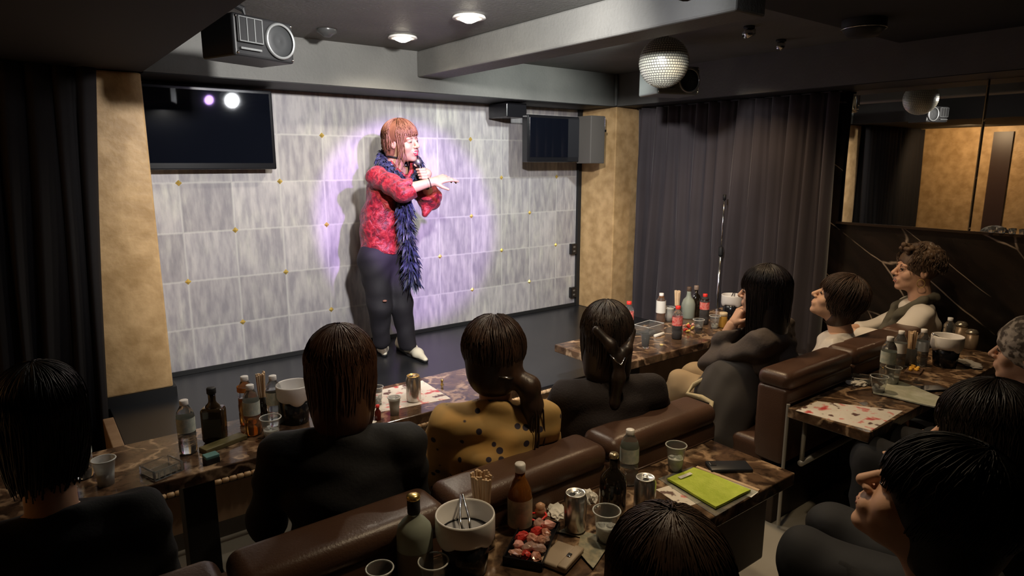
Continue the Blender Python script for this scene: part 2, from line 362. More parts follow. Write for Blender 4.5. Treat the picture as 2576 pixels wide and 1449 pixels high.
# columns, header, soffit, beam, shade slab
bm = NB(); ubox(bm, 0.83, 1.95, 13.05, WY, SZ+0.19, 1.52, 0.01); struct('wall_column_left', bm, M_gold)
bm = NB(); ubox(bm, 0.80, 2.0, 13.02, WY, SZ, SZ+0.19); struct('baseboard_column', bm, M_black)
bm = NB(); ubox(bm, 13.45, 14.6, 12.87, WY, SZ, 1.52, 0.008); struct('wall_column_right', bm, M_gold)
bm = NB(); ubox(bm, 13.33, 13.45, WY-0.09, WY, SZ, 1.5); struct('trim_2', bm, M_black)
bm = NB(); ubox(bm, 1.95, 13.45, WY-0.05, WY, SZ, SZ+0.09); struct('baseboard_stage', bm, M_black)
bm = NB(); ubox(bm, 1.97, 13.45, 12.9, 14.6, 1.53, CZ); struct('wall_header', bm, [M_plaster])
bm = NB(); ubox(bm, 1.97, 13.45, 12.92, 14.3, 1.515, 1.53); struct('trim_3', bm, M_black)
bm = NB(); ubox(bm, -5, 1.97, 3.0, 13.05, 1.53, CZ); struct('ceiling_soffit_left', bm, mat('soffit_shade_black', (0.018, 0.017, 0.016), 0.8))
bm = NB(); ubox(bm, 13.45, 15.0, -3, 12.87, 1.53, CZ); struct('ceiling_fascia_right', bm, M_plaster)
bm = NB(); ubox(bm, 13.47, 14.6, -3, 12.87, 1.515, 1.53); struct('trim_4', bm, M_black)
bm = NB(); ubox(bm, 7.25, 7.9, 5.0, 12.9, 1.83, CZ, 0.01); struct('ceiling_beam', bm, M_plaster)
bm = NB(); ubox(bm, 7.9, 13.45, -3, 5.7, 2.2, CZ); struct('ceiling_shade_near', bm, MT['soffit_shade_black'])  # added dark slab in place of the shade on the near ceiling
bm = NB(); tube(bm, [P(13.38, 12.84, 1.54), P(13.38, 12.84, 2.36)], 0.014, 10)
obj('conduit_pipe', bm, mat('grey_paint', (0.16, 0.17, 0.17), 0.4), label='grey vertical pipe at the corner where the stage header meets the side fascia', cat='pipe', smooth=True)
# stage
st = thing('stage', 'low black stage platform with a wood front in front of the tiled wall', 'stage', P(7, 11.7, ZF))
def loc(o, bm):
    for v in bm.verts: v.co -= o.location
    return bm
bm = NB(); ubox(bm, 0.9, 13.72, 9.2, 14.24, SZ-0.16, SZ, 0.004); obj('stage_top', loc(st, bm), M_stage, st)
bm = NB(); ubox(bm, 0.95, 13.7, 9.25, 9.32, ZF+0.25, SZ-0.16); obj('front_panel', loc(st, bm), M_wood, st)
bm = NB(); ubox(bm, 0.95, 13.7, 9.25, 9.34, ZF, ZF+0.25); obj('plinth', loc(st, bm), mat('plinth_grey', (0.10, 0.085, 0.07), 0.5), st)
bm = NB(); ubox(bm, 0.74, 0.9, 9.2, 12.5, ZF, SZ+0.02, 0.004); obj('side_trim', loc(st, bm), M_wood, st, label='brown wooden edge strip of the stage')
bm = NB(); x = 0.95
while x < 13.65:
    a = P(x, 9.17, SZ-0.09); lathe(bm, [(0.006, 0), (0.012, 0.004), (0.012, 0.026), (0.006, 0.03)], 8, Matrix.Translation(a) @ Matrix.Rotation(math.pi/2, 4, 'Y'))
    x += 0.031/U
obj('bead_edge', loc(st, bm), mat('bead_wood', (0.55, 0.36, 0.2), 0.35), st, smooth=True, label='beaded light brown edge moulding')
# gold studs on the tile joints
STUD = {1: [3, 5, 7], 2: [0, 2, 4, 6, 8, 10], 3: [1, 3, 5, 7, 9], 4: [0, 2, 4, 6, 8, 10], 5: [1, 3, 5, 7, 9]}
hidden = {(1, 5), (2, 4), (2, 6), (3, 5), (4, 4), (5, 5)}
ordn = ['first', 'second', 'third', 'fourth', 'fifth', 'sixth']
rown = {1: 'top', 2: 'second', 3: 'third', 4: 'fourth', 5: 'lowest'}
sm = None
for r in STUD:
    vis = [c for c in STUD[r] if (r, c) not in hidden]
    for i, c in enumerate(vis):
        if sm is None:
            bm = NB(); v = [bm.verts.new(q) for q in ((-.019, 0, 0), (0, 0, -.019), (.019, 0, 0), (0, 0, .019))]; t = bm.verts.new((0, -.012, 0))
            bm.faces.new(v)
            for k in range(4): bm.faces.new((v[k], v[(k+1) % 4], t))
            so = obj('wall_stud', bm, mat('stud_gold', (0.85, 0.6, 0.15), 0.35, metal=0.6), group='gold diamond studs on the tiled stage wall', cat='stud'); sm = so
        else:
            so = sm.copy(); COL.objects.link(so)
        so.location = P(2.599+c*0.994, WY-0.005, 1.5965-r*0.994)
        so['label'] = 'gold diamond stud, %s from the left in the %s row on the grey tile wall' % (ordn[i], rown[r])
# televisions
def tv(name, label, x0, x1, y, z0, z1, rz=0):
    c = P((x0+x1)/2, y, z0); w = (x1-x0)*U/2; h = (z1-z0)*U
    t = thing(name, label, 'television', c, rz)
    bm = NB(); box(bm, -w, w, -0.03, 0.045, 0, h, 0.008, 2); obj('casing', bm, M_gblack, t)
    bm = NB(); box(bm, -w+0.022, w-0.022, -0.033, -0.029, 0.04, h-0.022); obj('screen', bm, mat('tv_screen', (0.004, 0.005, 0.009), 0.04, spec=0.8, coat=1.0), t)
    bm = NB(); box(bm, -0.15, 0.15, 0.04, 0.09, h*0.3, h*0.7); obj('wall_bracket', bm, M_black, t)
    return t
tv('wall_television', 'large switched-off black television at the left end of the stage wall', 1.98, 4.42, 14.0, -0.13, 1.45)
tv('wall_television', 'small black television with a dark screen at the right end of the stage wall', 10.62, 12.72, 13.35, 0.02, 1.22)
bm = NB(); box(bm, -0.10, 0.10, -0.12, 0.12, -0.06, 0.05, 0.006); o = obj('mounting_box', bm, M_gblack, label='black box under the stage header just left of the small television', cat='box'); o.location = P(10.35, 13.75, 1.33)
# ---- loudspeakers
def speaker(loc_, az, label, arm, shell=None, group='small horn loudspeakers hung from the ceiling', s=1.0):
    t = thing('loudspeaker', label, 'speaker', loc_, -az, group)
    w, h, d = 0.15*s, 0.085*s, 0.10*s
    bm = NB(); box(bm, -w, w, -0.03, 2*d, -h, h, 0.012, 3); obj('cabinet', bm, shell or mat('speaker_shell', (0.012, 0.012, 0.013), 0.45), t)
    bm = NB(); R = Matrix.Rotation(math.pi/2, 4, 'X')
    lathe(bm, [(0.066*s, 0.03), (0.074*s, 0.03), (0.076*s, 0.042), (0.070*s, 0.05), (0.064*s, 0.044)], 40, Matrix.Translation((0.072*s, 0, 0.0)) @ R, cap0=False, cap1=False); obj('woofer_ring', bm, mat('ring_silver', (0.35, 0.36, 0.36), 0.3, metal=0.7), t, smooth=True)
    bm = NB(); lathe(bm, [(0.069*s, 0.03), (0.06*s, 0.040), (0.03*s, 0.034), (0.0001, 0.038)], 40, Matrix.Translation((0.072*s, 0, 0.0)) @ R, cap0=False, cap1=False); obj('woofer_cone', bm, mat('cone_grey', (0.016, 0.017, 0.018), 0.6), t, smooth=True)
    bm = NB(); box(bm, -w+0.012, -0.012, -0.042, -0.030, -0.03*s, h-0.012, 0.004); obj('horn', bm, M_black, t)
    bm = NB()
    for k in range(4): x = -w+0.018+k*(w-0.04)/3; box(bm, x-0.0022, x+0.0022, -0.048, -0.040, -0.026*s, h-0.016)
    for zz in (-0.026*s, h-0.016): box(bm, -w+0.016, -0.02, -0.048, -0.040, zz-0.002, zz+0.002)
    box(bm, -w+0.02, -0.03, -0.047, -0.03, -0.058*s, -0.05*s)
    obj('horn_grille', bm, MT['ring_silver'], t)
    for sx in (-w+0.014, w-0.014):
        for sz_ in (-h+0.014, h-0.014):
            bm = NB(); sphere(bm, (sx, -0.033, sz_), 0.006, 10); obj('screw', bm, M_chrome, t, smooth=True)
    bm = NB(); a = Vector(arm)-Vector(loc_); a = Matrix.Rotation(az, 3, 'Z') @ a
    tube(bm, [(0, d, h-0.01), (0, d, h+0.05), a], 0.014, 8); obj('mounting_arm', bm, M_black, t)
    return t
p1 = onY(655, 100, 9.6); p2 = onY(1700, 203, 8.75)
speaker(P(*p1), -0.35, 'black horn loudspeaker hung near the left end of the stage header', P(2.3, 10.1, 2.36))
speaker(P(*p2), 0.35, 'black horn loudspeaker with silver ring hung behind the mirror ball', P(p2[0]+0.3, 9.1, 2.36), mat('speaker_shell_lit', (0.14, 0.15, 0.145), 0.35))  # paler shell puts the spotlight's brightness into the colour of the black cabinet
bm = NB(); q = onX(1440, 345, 12.95); 
t = thing('wall_speaker', 'grey box loudspeaker beside the small television at the right stage column', 'speaker', P(12.62, 12.95, 0.63))
box(bm, -0.065, 0.10, -0.05, 0.12, -0.2, 0.19, 0.006); obj('cabinet', bm, mat('box_grey', (0.085, 0.075, 0.068), 0.6), t)
bm = NB(); tube(bm, [(0.115, -0.03, 0.18), (0.115, -0.03, 0.08)], 0.005, 8); box(bm, 0.098, 0.12, -0.045, -0.02, 0.06, 0.08); obj('bracket', bm, M_chrome, t)
# ---- mirror ball
bp_ = onY(1670, 157, 7.7); BR = 0.132
t = thing('mirror_ball', 'silver faceted mirror ball hanging from the ceiling right of the beam', 'disco ball', P(*bp_))
bm = NB(); sphere(bm, (0, 0, 0), BR*0.975, 40); obj('core', bm, mat('ball_core', (0.10, 0.10, 0.09), 0.5), t, smooth=True)
bm = NB(); rows = 30
for i in range(rows):
    a0, a1 = math.pi*(i+0.13)/rows, math.pi*(i+0.87)/rows; n = max(5, int(2*rows*math.sin((a0+a1)/2)))
    jit = random.uniform(0, 1)
    for k in range(n):
        b0, b1 = 2*math.pi*(k+0.10+jit)/n, 2*math.pi*(k+0.90+jit)/n
        pts = [Vector((BR*math.sin(a)*math.cos(b), BR*math.sin(a)*math.sin(b), BR*math.cos(a))) for a, b in ((a0, b0), (a1, b0), (a1, b1), (a0, b1))]
        c = sum(pts, Vector())/4; ax = Vector((random.gauss(0, 1), random.gauss(0, 1), random.gauss(0, 1))).normalized()
        R = Matrix.Rotation(random.gauss(0, 0.05), 3, ax)
        bm.faces.new([bm.verts.new(c+R @ (p-c)) for p in pts])
obj('mirror_tiles', bm, mat('ball_mirror', (0.80, 0.82, 0.72), 0.33, metal=0.3), t)
bm = NB(); lathe(bm, [(0.018, BR-0.004), (0.018, BR+0.03), (0.006, BR+0.032), (0.006, (CZ-bp_[2])*U)], 12); obj('hanging_rod', bm, M_chrome, t, smooth=True)
# ---- ceiling fittings
for i, (x, y) in enumerate(DL):
    t = thing('downlight', ['lit round downlight in the ceiling nearer the stage header', 'lit round downlight in the ceiling, the one nearer the audience'][i], 'ceiling light', P(x, y, CZ), 0, 'recessed downlights over the stage front')
    bm = NB(); lathe(bm, [(0.05, -0.002), (0.082, -0.004), (0.086, -0.014), (0.055, -0.016), (0.05, -0.002)], 36, cap0=False, cap1=False); obj('rim', bm, M_white, t, smooth=True)
    bm = NB(); lathe(bm, [(0.052, -0.001), (0.046, -0.022), (0.02, -0.034), (0.0005, -0.036)], 30, cap0=False); obj('lamp', bm, mat('lamp_glow', (1, 1, 1), 0.4, emit=(1.0, 0.9, 0.68), es=30), t, smooth=True)
def ceil_pt(px, py, z=CZ): q = onZ(px, py, z); return P(q[0], q[1], z)
bm = NB(); lathe(bm, [(0.055, -0.001), (0.055, -0.015), (0.03, -0.03), (0.02, -0.04), (0.0005, -0.04)], 20, cap0=False)
o = obj('smoke_detector', bm, mat('detector_dark', (0.05, 0.05, 0.05), 0.3), smooth=True, label='small dark round detector on the ceiling left of the downlights', cat='detector'); o.location = ceil_pt(822, 74)
for i, (px, py, lb) in enumerate(((1885, 66, 'small ceiling spotlight fitting left of the fitting with a bright glint'), (1965, 100, 'small ceiling spotlight fitting with a bright glint above the curtain'))):
    t = thing('ceiling_spotlight', lb, 'ceiling light', ceil_pt(px, py), 0.5*i, 'unlit ceiling spotlights over the right tables')
    bm = NB(); lathe(bm, [(0.03, 0), (0.03, -0.01), (0.008, -0.012), (0.008, -0.03)], 14); obj('base', bm, M_black, t, smooth=True)
    bm = NB(); lathe(bm, [(0.022, -0.03), (0.026, 0.03)], 16, Matrix.Translation((0.0, 0, -0.035)) @ Matrix.Rotation(1.2, 4, 'Y')); obj('lamp_head', bm, M_chrome, t, smooth=True)
# round speaker on the dark ceiling at the right
t = thing('ceiling_speaker', 'round black fitting on the dark ceiling at the upper right', 'speaker', ceil_pt(2175, 50, 2.2))
bm = NB(); lathe(bm, [(0.10, 0.0), (0.10, -0.04), (0.07, -0.075), (0.0005, -0.08)], 28, cap0=False); obj('housing', bm, M_black, t, smooth=True)
bm = NB(); tube(bm, [(0.10*math.cos(a/10), 0.10*math.sin(a/10), -0.042) for a in range(63)], 0.003, 6, True); obj('rim', bm, M_chrome, t, smooth=True)
# stage spotlight fixture that throws the key light (its reflection shows in the large television)
t = thing('stage_spotlight', 'stage spotlight on the ceiling, seen as a white glare in the large television', 'spotlight', P(6.0, 4.82, 2.0))
R = (P(7.6, 14.3, -0.9)-P(6.0, 4.82, 2.0)).to_track_quat('Z', 'Y').to_matrix().to_4x4()
bm = NB(); lathe(bm, [(0.06, -0.16), (0.07, -0.15), (0.075, 0.0), (0.085, 0.02), (0.08, 0.022), (0.07, 0.0), (0.068, -0.005)], 24, R, cap1=False); obj('housing', bm, M_black, t, smooth=True)
bm = NB(); lathe(bm, [(0.066, -0.004), (0.045, 0.006), (0.0005, 0.01)], 24, R); obj('lens', bm, mat('lens_glow', (1, 1, 1), 0.3, emit=(0.95, 0.97, 1.0), es=120), t, smooth=True)
bm = NB(); tube(bm, [(0, 0, 0.05), (0, 0, (CZ-2.0)*U)], 0.012, 8); obj('yoke', bm, M_black, t)
for nm, lb, pos, aim, col in (('key', 'black spotlight with a violet lens on the ceiling facing the performer', (5.3, 4.82, 1.98), (7.65, 14.3, -1.35), (0.6, 0.35, 1.0)), ('flood', 'black spotlight with a white lens nearest the left soffit facing the stage', (3.9, 4.82, 1.98), (8.2, 14.3, -0.6), (0.95, 0.97, 1.0))):
    p0 = P(*pos); t = thing('stage_spotlight', lb, 'spotlight', p0); R = (P(*aim)-p0).to_track_quat('Z', 'Y').to_matrix().to_4x4()
    bm = NB(); lathe(bm, [(0.045, -0.13), (0.05, -0.12), (0.052, 0.0), (0.06, 0.015), (0.055, 0.015), (0.05, 0.0)], 24, R, cap1=False); obj('housing', bm, M_black, t, smooth=True)
    bm = NB(); lathe(bm, [(0.046, -0.004), (0.03, 0.004), (0.0005, 0.008)], 24, R); obj('lens', bm, mat('lens_'+nm, (1, 1, 1), 0.3, emit=col, es=25), t, smooth=True)
    bm = NB(); tube(bm, [(0, 0, 0.04), (0, 0, (CZ-1.98)*U)], 0.010, 8); obj('yoke', bm, M_black, t)
# ---- curtains
def curtain(name, label, x0, y0, x1, y1, z0, z1, nf, amp, m, lean=(0, 0), seed=1, group=None):
    rnd = random.Random(seed); nu, nv = nf*14, 26
    a, b = P(x0, y0, z0), P(x1, y1, z0); L = (b-a); Ln = L.length; d = L/Ln; nrm = Vector((-d.y, d.x, 0)); H = (z1-z0)*U
    c = a; wob = [rnd.uniform(-0.35, 0.35) for _ in range(nf+2)]; wa = [rnd.uniform(0.6, 1.25) for _ in range(nf+2)]
    bm = NB(); V = []
    for j in range(nv+1):
        v = j/nv; row = []
        for i in range(nu+1):
            u = i/nu; k = u*nf; ki = int(k); ph = 2*math.pi*(k+wob[ki]*(1-(2*(k-ki)-1)**2)*0.35)
            am = amp*(wa[ki]*(1-(k-ki))+wa[ki+1]*(k-ki))*(0.55+0.45*(1-v))*(1+0.25*math.sin(3*v+ki))
            off = am*(math.sin(ph)+0.28*math.sin(2*ph+1+2*v)+0.12*math.sin(5*ph+3*v))
            s = u*Ln+0.012*math.sin(ph*1.0+1.5*v)+0.01*math.sin(4*v+k*2)
            q = d*s+nrm*off+Vector((0, 0, H*v))+Vector((lean[0]*U*v*u, lean[1]*U*v*u, 0))
            row.append(bm.verts.new(q))
        V.append(row)
    for j in range(nv):
        for i in range(nu): bm.faces.new((V[j][i], V[j][i+1], V[j+1][i+1], V[j+1][i]))
    o = obj(name, bm, m, smooth=True, label=label, cat='curtain', group=group); o.location = c
    s = o.modifiers.new('thick', 'SOLIDIFY'); s.thickness = 0.003
    return o
curtain('curtain', 'long dark pleated curtain hanging on the right wall behind the bottles', 14.2, 12.75, 14.2, 7.1, ZF+0.05, 1.5, 13, 0.062, M_curt, seed=4)
curtain('curtain', 'black curtain hanging left of the gold stage column', -4.5, 12.68, 0.78, 12.68, ZF+0.03, 1.5, 17, 0.035, M_curtb, lean=(0.44, 0), seed=9)
bm = NB(); tube(bm, [P(14.2, 12.8, 1.5), P(14.2, 7.05, 1.5)], 0.008, 8)
obj('curtain_rail', bm, M_black, label='dark rail that carries the pleated curtain on the right wall', cat='rail')
# ---- mirrors on the right wall
mx = 14.5
for i, (y0, y1, lb) in enumerate(((4.52, 7.02, 'tall wall mirror next to the curtain showing the mirror ball'), (1.6, 4.49, 'wall mirror at the right picture edge beyond the seam'))):
    t = thing('wall_mirror', lb, 'mirror', P(mx, y0, -1.28), 0, 'mirror panels above the black marble')
    bm = NB(); box(bm, 0, 0.03, 0, (y1-y0)*U, 0, 2.79*U); obj('glass', bm, M_mirror, t)
    bm = NB(); box(bm, -0.004, 0.0, 0, 0.005, 0, 2.79*U); obj('edge', bm, mat('mirror_edge', (0.25, 0.2, 0.12), 0.3, metal=0.6), t)
bm = NB(); ubox(bm, 14.46, 14.6, 1.0, 7.06, -1.33, -1.28); struct('trim_5', bm, mat('ledge_dark', (0.03, 0.02, 0.015), 0.2))
# string of tiny reflections: small glasses on a ledge at the mirror foot
g0 = None
for k in range(7):
    y = 4.15-k*0.16
    if g0 is None:
        bm = NB(); lathe(bm, [(0.012, 0), (0.015, 0.03), (0.013, 0.03), (0.010, 0.004)], 12, cap1=False)
        g = obj('tea_light_glass', bm, M_clear, smooth=True, cat='glass', group='row of small glasses on the mirror ledge', label='tiny clear glass in the row on the ledge below the right mirror'); g0 = g
    else: g = g0.copy(); COL.objects.link(g)
    g.location = P(14.44, y, -1.28)
    if k < 0: pass
# outlets
for i, (px, py, lb) in enumerate(((1441, 626, 'black outlet box, the upper of two on the right end of the tile wall'), (1440, 735, 'black outlet box, the lower of two on the right end of the tile wall'))):
    q = onY(px, py, WY-0.05); t = thing('outlet_box', lb, 'outlet', P(*q), 0, 'black outlets at the right end of the tile wall')
    bm = NB(); box(bm, -0.034, 0.034, -0.02, 0.014, -0.05, 0.05, 0.005); obj('cover', bm, M_gblack, t)
    bm = NB()
    for zz in (-0.02, 0.02): box(bm, -0.012, 0.012, -0.022, -0.018, zz-0.008, zz+0.008)
    obj('socket', bm, mat('socket_grey', (0.12, 0.11, 0.1), 0.4), t)
# microphone stand on the right of the stage, before the curtain
q = onY(1830, 740, 9.45); b0 = P(q[0]-0.42, 9.45, SZ)
t = thing('microphone_stand', 'thin upright microphone stand in front of the dark pleated curtain', 'stand', b0)
top = onY(1850, 500, 9.6); h = (top[2]-SZ)*U
bm = NB(); tube(bm, [(0, 0, 0.02), (0.008, 0, h*0.62)], 0.011, 10); obj('lower_pole', bm, M_chrome, t, smooth=True)
bm = NB(); tube(bm, [(0.008, 0, h*0.62), (0.012, 0, h)], 0.006, 10); obj('upper_pole', bm, M_chrome, t, smooth=True)
bm = NB(); lathe(bm, [(0.016, 0), (0.018, 0.01), (0.018, 0.06), (0.012, 0.07)], 12, Matrix.Translation((0.008, 0, h*0.6))); obj('clutch', bm, M_black, t, smooth=True)
bm = NB(); lathe(bm, [(0.09, 0.001), (0.09, 0.012), (0.03, 0.026), (0.015, 0.03)], 28); obj('base', bm, M_black, t, smooth=True)
bm = NB(); tube(bm, [(0.012, 0, h), (0.012, 0, h+0.04)], 0.012, 10); obj('clip', bm, M_black, t, smooth=True)
# ================================================================ tables and sofas
def table(label, x0, x1, y0, y1, legs, footrail=False, panel=False):
    c = P((x0+x1)/2, (y0+y1)/2, ZF); t = thing('narrow_table', label, 'table', c, 0, 'narrow brown marble tables')
    w, d, h = (x1-x0)*U/2, (y1-y0)*U/2, (TZ-ZF)*U
    bm = NB(); box(bm, -w, w, -d, d, h-0.045, h, 0.004, 2); obj('table_top', bm, M_table, t)
    for lx in legs:
        lx = (lx*U)-c.x
        bm = NB(); box(bm, lx-0.055, lx+0.055, -0.05, 0.05, 0.02, h-0.045, 0.004); box(bm, lx-0.08, lx+0.08, -d+0.03, d-0.03, 0, 0.02, 0.003); obj('leg', bm, M_black, t)
    if footrail:
        bm = NB(); tube(bm, [(-w+0.05, 0.12, 0.33), (w-0.05, 0.12, 0.33)], 0.014, 10); [tube(bm, [(sx*(w-0.06), 0.12, 0.33), (sx*(w-0.06), 0.12, h-0.04)], 0.010, 8) for sx in (-1, 1)]; obj('foot_rail', bm, mat('grey_metal', (0.35, 0.33, 0.29), 0.4, metal=0.3), t, smooth=True)
    if panel:
        bm = NB(); box(bm, -w+0.4, w-0.11, -d+0.03, -d+0.055, h-0.30, h-0.046, 0.01, 3); obj('front_board', bm, mat('dark_wood', (0.06, 0.027, 0.015), 0.4, noise=(12, (0.09, 0.04, 0.02), 0.2)), t)
    return t
table('brown marble table at the far left with the clear bottle and dark square bottle', -0.6, 3.15, 7.44, 8.78, [1.35, 2.9])
table('brown marble table below the stage with the beer can and placemat', 3.17, 6.2, 7.44, 8.78, [4.0, 4.95])
table('brown marble table at the foot of the right column with red-capped bottles', 7.85, 13.2, 7.3, 8.95, [9.0, 12.2])
table('brown marble table in the foreground with the green packet and ice bucket', 1.2, 6.57, 3.39, 4.5, [2.0, 5.2], panel=True)
table('brown marble table at the right with the long menu on it', 8.35, 13.8, 3.39, 4.5, [10.4, 12.9], footrail=True)
def sofa(label, x0, x1, y0=4.52, zt=-2.97, group='brown leather bench sofas'):
    c = P((x0+x1)/2, y0, ZF); w = (x1-x0)*U/2-0.004; t = thing('bench_sofa', label, 'sofa', c, 0, group); h = (zt-ZF)*U
    bm = NB(); box(bm, -w, w, 0.0, 0.15, 0.30, h-0.07, 0.02, 3); obj('backrest', bm, M_leather, t, smooth=True)
    bm = NB(); g = box(bm, -w, w, -0.006, 0.158, h-0.085, h, 0.038, 6); obj('head_roll', bm, M_leather, t, smooth=True, label='padded roll along the top edge')
    bm = NB(); box(bm, -w, w, 0.10, 0.62, 0.24, 0.38, 0.035, 4); obj('seat', bm, M_leather, t, smooth=True)
    bm = NB(); box(bm, -w+0.01, w-0.01, 0.03, 0.56, 0.0, 0.25, 0.005); obj('base', bm, mat('sofa_base', (0.03, 0.018, 0.012), 0.5), t)
    bm = NB(); tube(bm, [(-w+0.02, -0.001, h-0.135), (w-0.02, -0.001, h-0.135)], 0.004, 6); obj('piping', bm, M_leather, t, smooth=True)
    return t
sofa('brown bench sofa section at the bottom left edge of the picture', -1.1, 0.93)
sofa('brown bench sofa section behind the person with short brown hair', 0.95, 2.77)
sofa('brown bench sofa section behind the woman in the yellow blouse', 2.79, 4.78)
sofa('brown bench sofa section behind the person in black with half-tied hair', 4.80, 6.72)
s2 = sofa('tall brown sofa section whose end faces the aisle beside the long-haired woman', 8.38, 10.35, 4.55, -2.95)
bm = NB(); w2 = (10.35-8.38)*U/2
tube(bm, [(-w2+0.0, -0.012, 0.02), (-w2+0.0, -0.012, 0.60)], 0.008, 8); obj('end_trim', bm, MT['grey_metal'], s2, label='thin grey metal edge')
sofa('brown bench sofa section near the right wall behind the older person', 10.37, 12.3, 4.55, -2.95)
sofa('brown bench sofa section in the right corner under the mirror', 12.32, 13.0, 4.55, -2.95)
sofa('brown bench sofa under the foreground heads', 0.8, 6.4, 0.35, -3.3)
# ================================================================ things on the tables
def pet(px, py, label, liquid=None, lab=None, cap=None, h=0.205, lvl=0.5, r=0.031, z=TZ, loc_=None, group=None, body=None, labz=(0.42, 0.68)):
    t = thing('plastic_bottle', label, 'bottle', loc_ if loc_ is not None else tb(px, py, z), 0, group)
    s = h/0.205
    prof = [(0.024*s, 0), (r, 0.006*s), (r, 0.05*s), (r*0.94, 0.055*s), (r, 0.06*s), (r, 0.085*s), (r*0.96, 0.088*s), (r*0.96, 0.142*s), (r, 0.146*s), (r*0.9, 0.16*s), (r*0.62, 0.176*s), (0.013*s, 0.187*s), (0.013*s, 0.190*s)]
    bm = NB(); lathe(bm, prof, 28); obj('bottle_body', bm, body or M_clear, t, smooth=True)
    bm = NB(); lathe(bm, [(0.0145*s, 0.186*s), (0.015*s, 0.188*s), (0.015*s, 0.204*s), (0.0138*s, 0.205*s)], 24); obj('cap', bm, cap or M_white, t, smooth=True)
    if lab is not False:
        bm = NB(); lathe(bm, [(r+0.0008, labz[0]*h), (r+0.0008, labz[1]*h)], 28, cap0=False, cap1=False); obj('label_band', bm, lab or M_labelw, t, smooth=True)
    if liquid:
        bm = NB(); q = [(0.022*s, 0.003)]+[(a-0.0016, b+0.001) for a, b in prof[1:] if b < lvl*h]; q.append((q[-1][0], lvl*h)); lathe(bm, q, 24); obj('liquid', bm, liquid, t, smooth=True)
    return t
def cup(px, py, label, fill=0.5, h=0.092, r=0.034, m=None, liq=None, z=TZ, group='clear plastic drinking cups', loc_=None):
    t = thing('plastic_cup', label, 'cup', loc_ if loc_ is not None else tb(px, py, z), 0, group)
    r0 = r*0.70; w = 0.0014
    bm = NB(); lathe(bm, [(r0, 0), (r*0.8, h*0.45), (r, h*0.95), (r+0.003, h*0.965), (r+0.003, h*0.985), (r, h), (r-w, h*0.985), (r*0.8-w, h*0.45), (r0-w, 0.003)], 32); obj('cup_wall', bm, m or M_clear, t, smooth=True)
    bm = NB(); tube(bm, [((r+0.0015)*math.cos(a*math.pi/16), (r+0.0015)*math.sin(a*math.pi/16), h*0.978) for a in range(32)], 0.0022, 6, True); obj('rim', bm, mat('cup_rim', (0.85, 0.86, 0.82), 0.25, trans=0.35), t, smooth=True)
    if fill:
        hh = h*fill; rr = lambda z_: r0+(r-r0)*z_/h-w-0.0008
        bm = NB(); lathe(bm, [(rr(0.004), 0.004), (rr(hh*0.5), hh*0.5), (rr(hh), hh)], 24); obj('drink', bm, liq or M_ice, t, smooth=True)
        bm = NB(); rd = random.Random(int(px))
        for k in range(4):
            a = rd.uniform(0, 6.28); d = 0.012; c = Vector((d*math.cos(a+k*1.6), d*math.sin(a+k*1.6), hh*0.85+k*0.004))
            box(bm, -0.008, 0.008, -0.008, 0.008, -0.008, 0.008, 0.002, 1, Matrix.Translation(c) @ Matrix.Rotation(a*2+k, 4, (1, 1, 0.4)))
        obj('ice', bm, mat('ice', (0.9, 0.92, 0.92), 0.15, trans=0.7, ior=1.3), t)
    return t
def can(px, py, label, gold=False, h=0.122, r=0.033, band=None):
    t = thing('drink_can', label, 'can', tb(px, py), random.uniform(0, 3), 'aluminium drink cans')
    bm = NB(); lathe(bm, [(r*0.78, 0), (r*0.85, 0.003), (r, 0.012), (r, h-0.016), (r*0.84, h-0.004)], 32, cap1=False); obj('can_body', bm, band or M_steel, t, smooth=True)
    bm = NB(); lathe(bm, [(r*0.84, h-0.006), (r*0.87, h-0.002), (r*0.83, h), (r*0.79, h-0.005), (0.0005, h-0.005)], 32, cap0=False); obj('lid', bm, M_cang if gold else mat('can_lid', (0.8, 0.79, 0.76), 0.3, metal=0.8), t, smooth=True)
    bm = NB(); lathe(bm, [(0.009, h-0.0045), (0.009, h-0.0035)], 16, Matrix.Translation((0, 0.01, 0))); obj('opening', bm, M_black, t)
    bm = NB(); tube(bm, [(0.006*math.cos(a), -0.006+0.011*math.sin(a), h-0.001) for a in [k*math.pi/8 for k in range(16)]], 0.0016, 6, True); obj('pull_tab', bm, M_chrome, t, smooth=True)
    return t
def sticks(px, py, label, n=16, h=0.205, r=0.03, z=TZ, m=None, loc_=None):
    t = thing('chopstick_holder', label, 'chopsticks', loc_ if loc_ is not None else tb(px, py, z), 0)
    bm = NB(); lathe(bm, [(r*0.9, 0), (r, 0.003), (r, 0.10), (r-0.003, 0.10), (r-0.004, 0.006)], 24); obj('holder', bm, m or M_darkglass, t, smooth=True)
    rd = random.Random(int(px))
    for k in range(n):
        a = rd.uniform(0, 6.28); rr = (r-0.010)*math.sqrt(rd.random()); p0 = Vector((rr*0.4*math.cos(a), rr*0.4*math.sin(a), 0.008)); p1 = Vector((rr*1.25*math.cos(a), rr*1.25*math.sin(a), h*rd.uniform(0.95, 1.02)))
        R = (p1-p0).to_track_quat('Z', 'Y').to_matrix().to_4x4() @ Matrix.Rotation(rd.uniform(0, 3), 4, 'Z'); bm = NB()
        for sx in (-0.0035, 0.0035): box(bm, sx-0.003, sx+0.003, -0.0028, 0.0028, 0, (p1-p0).length, 0.0008, 1, Matrix.Translation(p0) @ R)
        obj('chopstick_pair', bm, M_stick, t)
    return t
